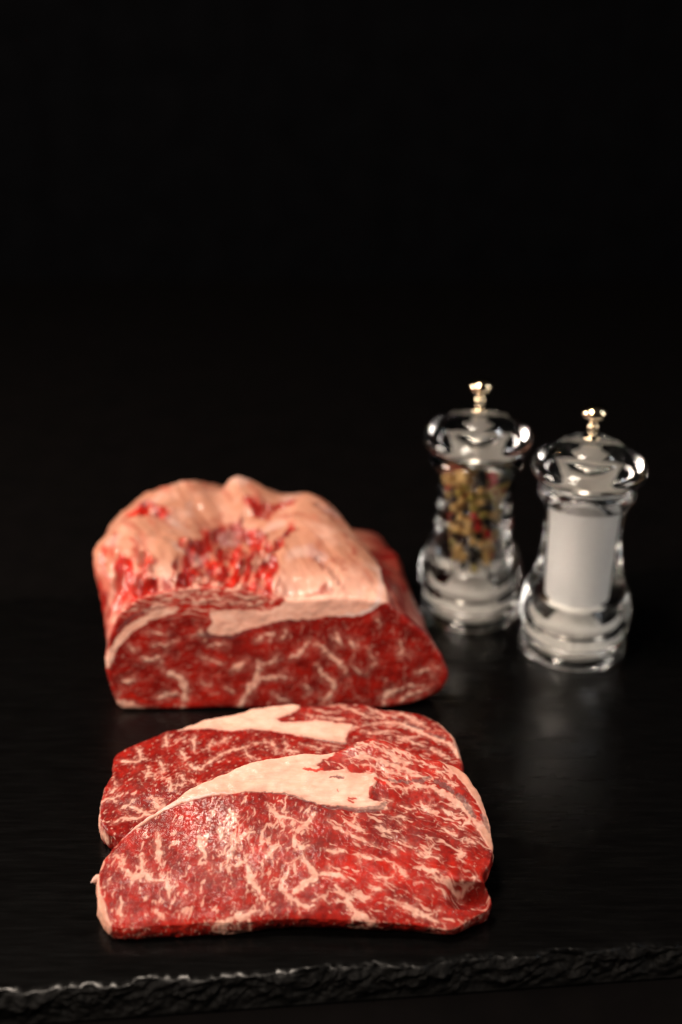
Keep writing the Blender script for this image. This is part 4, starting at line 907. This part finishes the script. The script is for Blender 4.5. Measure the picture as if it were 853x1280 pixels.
# peppercorns
def corn_mesh(name, mat, seed):
    bm = bmesh.new()
    bmesh.ops.create_icosphere(bm, subdivisions=2, radius=1.0)
    for v in bm.verts:
        p = v.co
        d = 1 + 0.16 * float(perlin(p.x * 2.2 + seed, p.y * 2.2, p.z * 2.2)) + 0.07 * float(perlin(p.x * 5 + seed, p.y * 5, p.z * 5))
        v.co = p * d
    me = bpy.data.meshes.new(name); bm.to_mesh(me); bm.free()
    me.materials.append(mat)
    me.polygons.foreach_set('use_smooth', np.ones(len(me.polygons), bool))
    return me
kinds = [
    ('tan', plain('tan_pepper', (0.74, 0.48, 0.18), 0.6, nscale=500, namp=0.35, bump=0.6), 0.44, 'tan peppercorn inside the clear pepper mill'),
    ('olive', plain('olive_pepper', (0.42, 0.32, 0.06), 0.6, nscale=500, namp=0.35, bump=0.6), 0.18, 'olive green peppercorn inside the clear pepper mill'),
    ('black', plain('black_pepper', (0.016, 0.012, 0.010), 0.6, nscale=500, namp=0.4, bump=0.8), 0.24, 'black wrinkled peppercorn inside the clear pepper mill'),
    ('red', plain('red_pepper', (0.58, 0.02, 0.014), 0.45, nscale=500, namp=0.3, bump=0.4), 0.14, 'red peppercorn inside the clear pepper mill'),
]
cm = {k[0]: [corn_mesh('peppercorn', k[1], 10 * i + j) for j in range(2)] for i, k in enumerate(kinds)}
rng = random.Random(21)
placed = []
for shell, tries in ((1.50, 9000), (1.02, 4000)):
    for _ in range(tries):
        a = rng.uniform(0, 2 * math.pi)
        rr = shell + rng.uniform(-0.05, 0.03)
        z = rng.uniform(3.20, 8.72)
        p = (rr * math.cos(a), rr * math.sin(a), z)
        if all((p[0]-q[0])**2 + (p[1]-q[1])**2 + (p[2]-q[2])**2 > 0.46 ** 2 for q in placed):
            placed.append(p)
rear = []
for p in placed:
    u = rng.random(); acc = 0
    for i, k in enumerate(kinds):
        acc += k[2]
        if u <= acc: break
    me = cm[k[0]][rng.randrange(2)]
    rad = rng.uniform(0.235, 0.285)
    if k[0] == 'red': rad *= 0.95
    if math.hypot(p[0], p[1]) + rad > 1.76: rad = 1.76 - math.hypot(p[0], p[1])
    rad /= 1.08
    ang = math.atan2(p[1], p[0])
    front = math.hypot(p[0], p[1]) > 1.3 and math.cos(ang + math.pi / 2) > 0.0
    rot = (rng.uniform(0, 6), rng.uniform(0, 6), rng.uniform(0, 6))
    if front:
        o = bpy.data.objects.new('peppercorn', me)
        coll.objects.link(o)
        o.location = ((PEP[0] + p[0]) * S, (PEP[1] + p[1]) * S, p[2] * S)
        o.scale = (rad * S,) * 3
        o.rotation_euler = rot
        tag(o, k[3], 'peppercorn', k[0] + ' peppercorns in the pepper mill')
    else:
        rear.append((p, rad, me, rot))
# the ones behind and inside, seen only as a mass
from mathutils import Matrix, Euler
bm = bmesh.new()
mats = []
me_out = bpy.data.meshes.new('peppercorn_fill')
for p, rad, me, rot in rear:
    mt = me.materials[0]
    if mt.name not in [q.name for q in mats]: mats.append(mt); me_out.materials.append(mt)
    mi = [q.name for q in mats].index(mt.name)
    f0 = len(bm.faces)
    v0 = len(bm.verts)
    bm.from_mesh(me)
    bm.verts.ensure_lookup_table(); bm.faces.ensure_lookup_table()
    mat4 = Matrix.Translation((p[0] * S, p[1] * S, p[2] * S)) @ Euler(rot).to_matrix().to_4x4() @ Matrix.Scale(rad * S, 4)
    for v in bm.verts[v0:]: v.co = mat4 @ v.co
    for f in bm.faces[f0:]: f.material_index = mi
bm.to_mesh(me_out); bm.free()
o = bpy.data.objects.new('peppercorn_fill', me_out)
coll.objects.link(o)
o.location = (PEP[0] * S, PEP[1] * S, 0)
tag(o, 'mass of peppercorns deeper inside the pepper mill', 'peppercorns', kind='stuff')
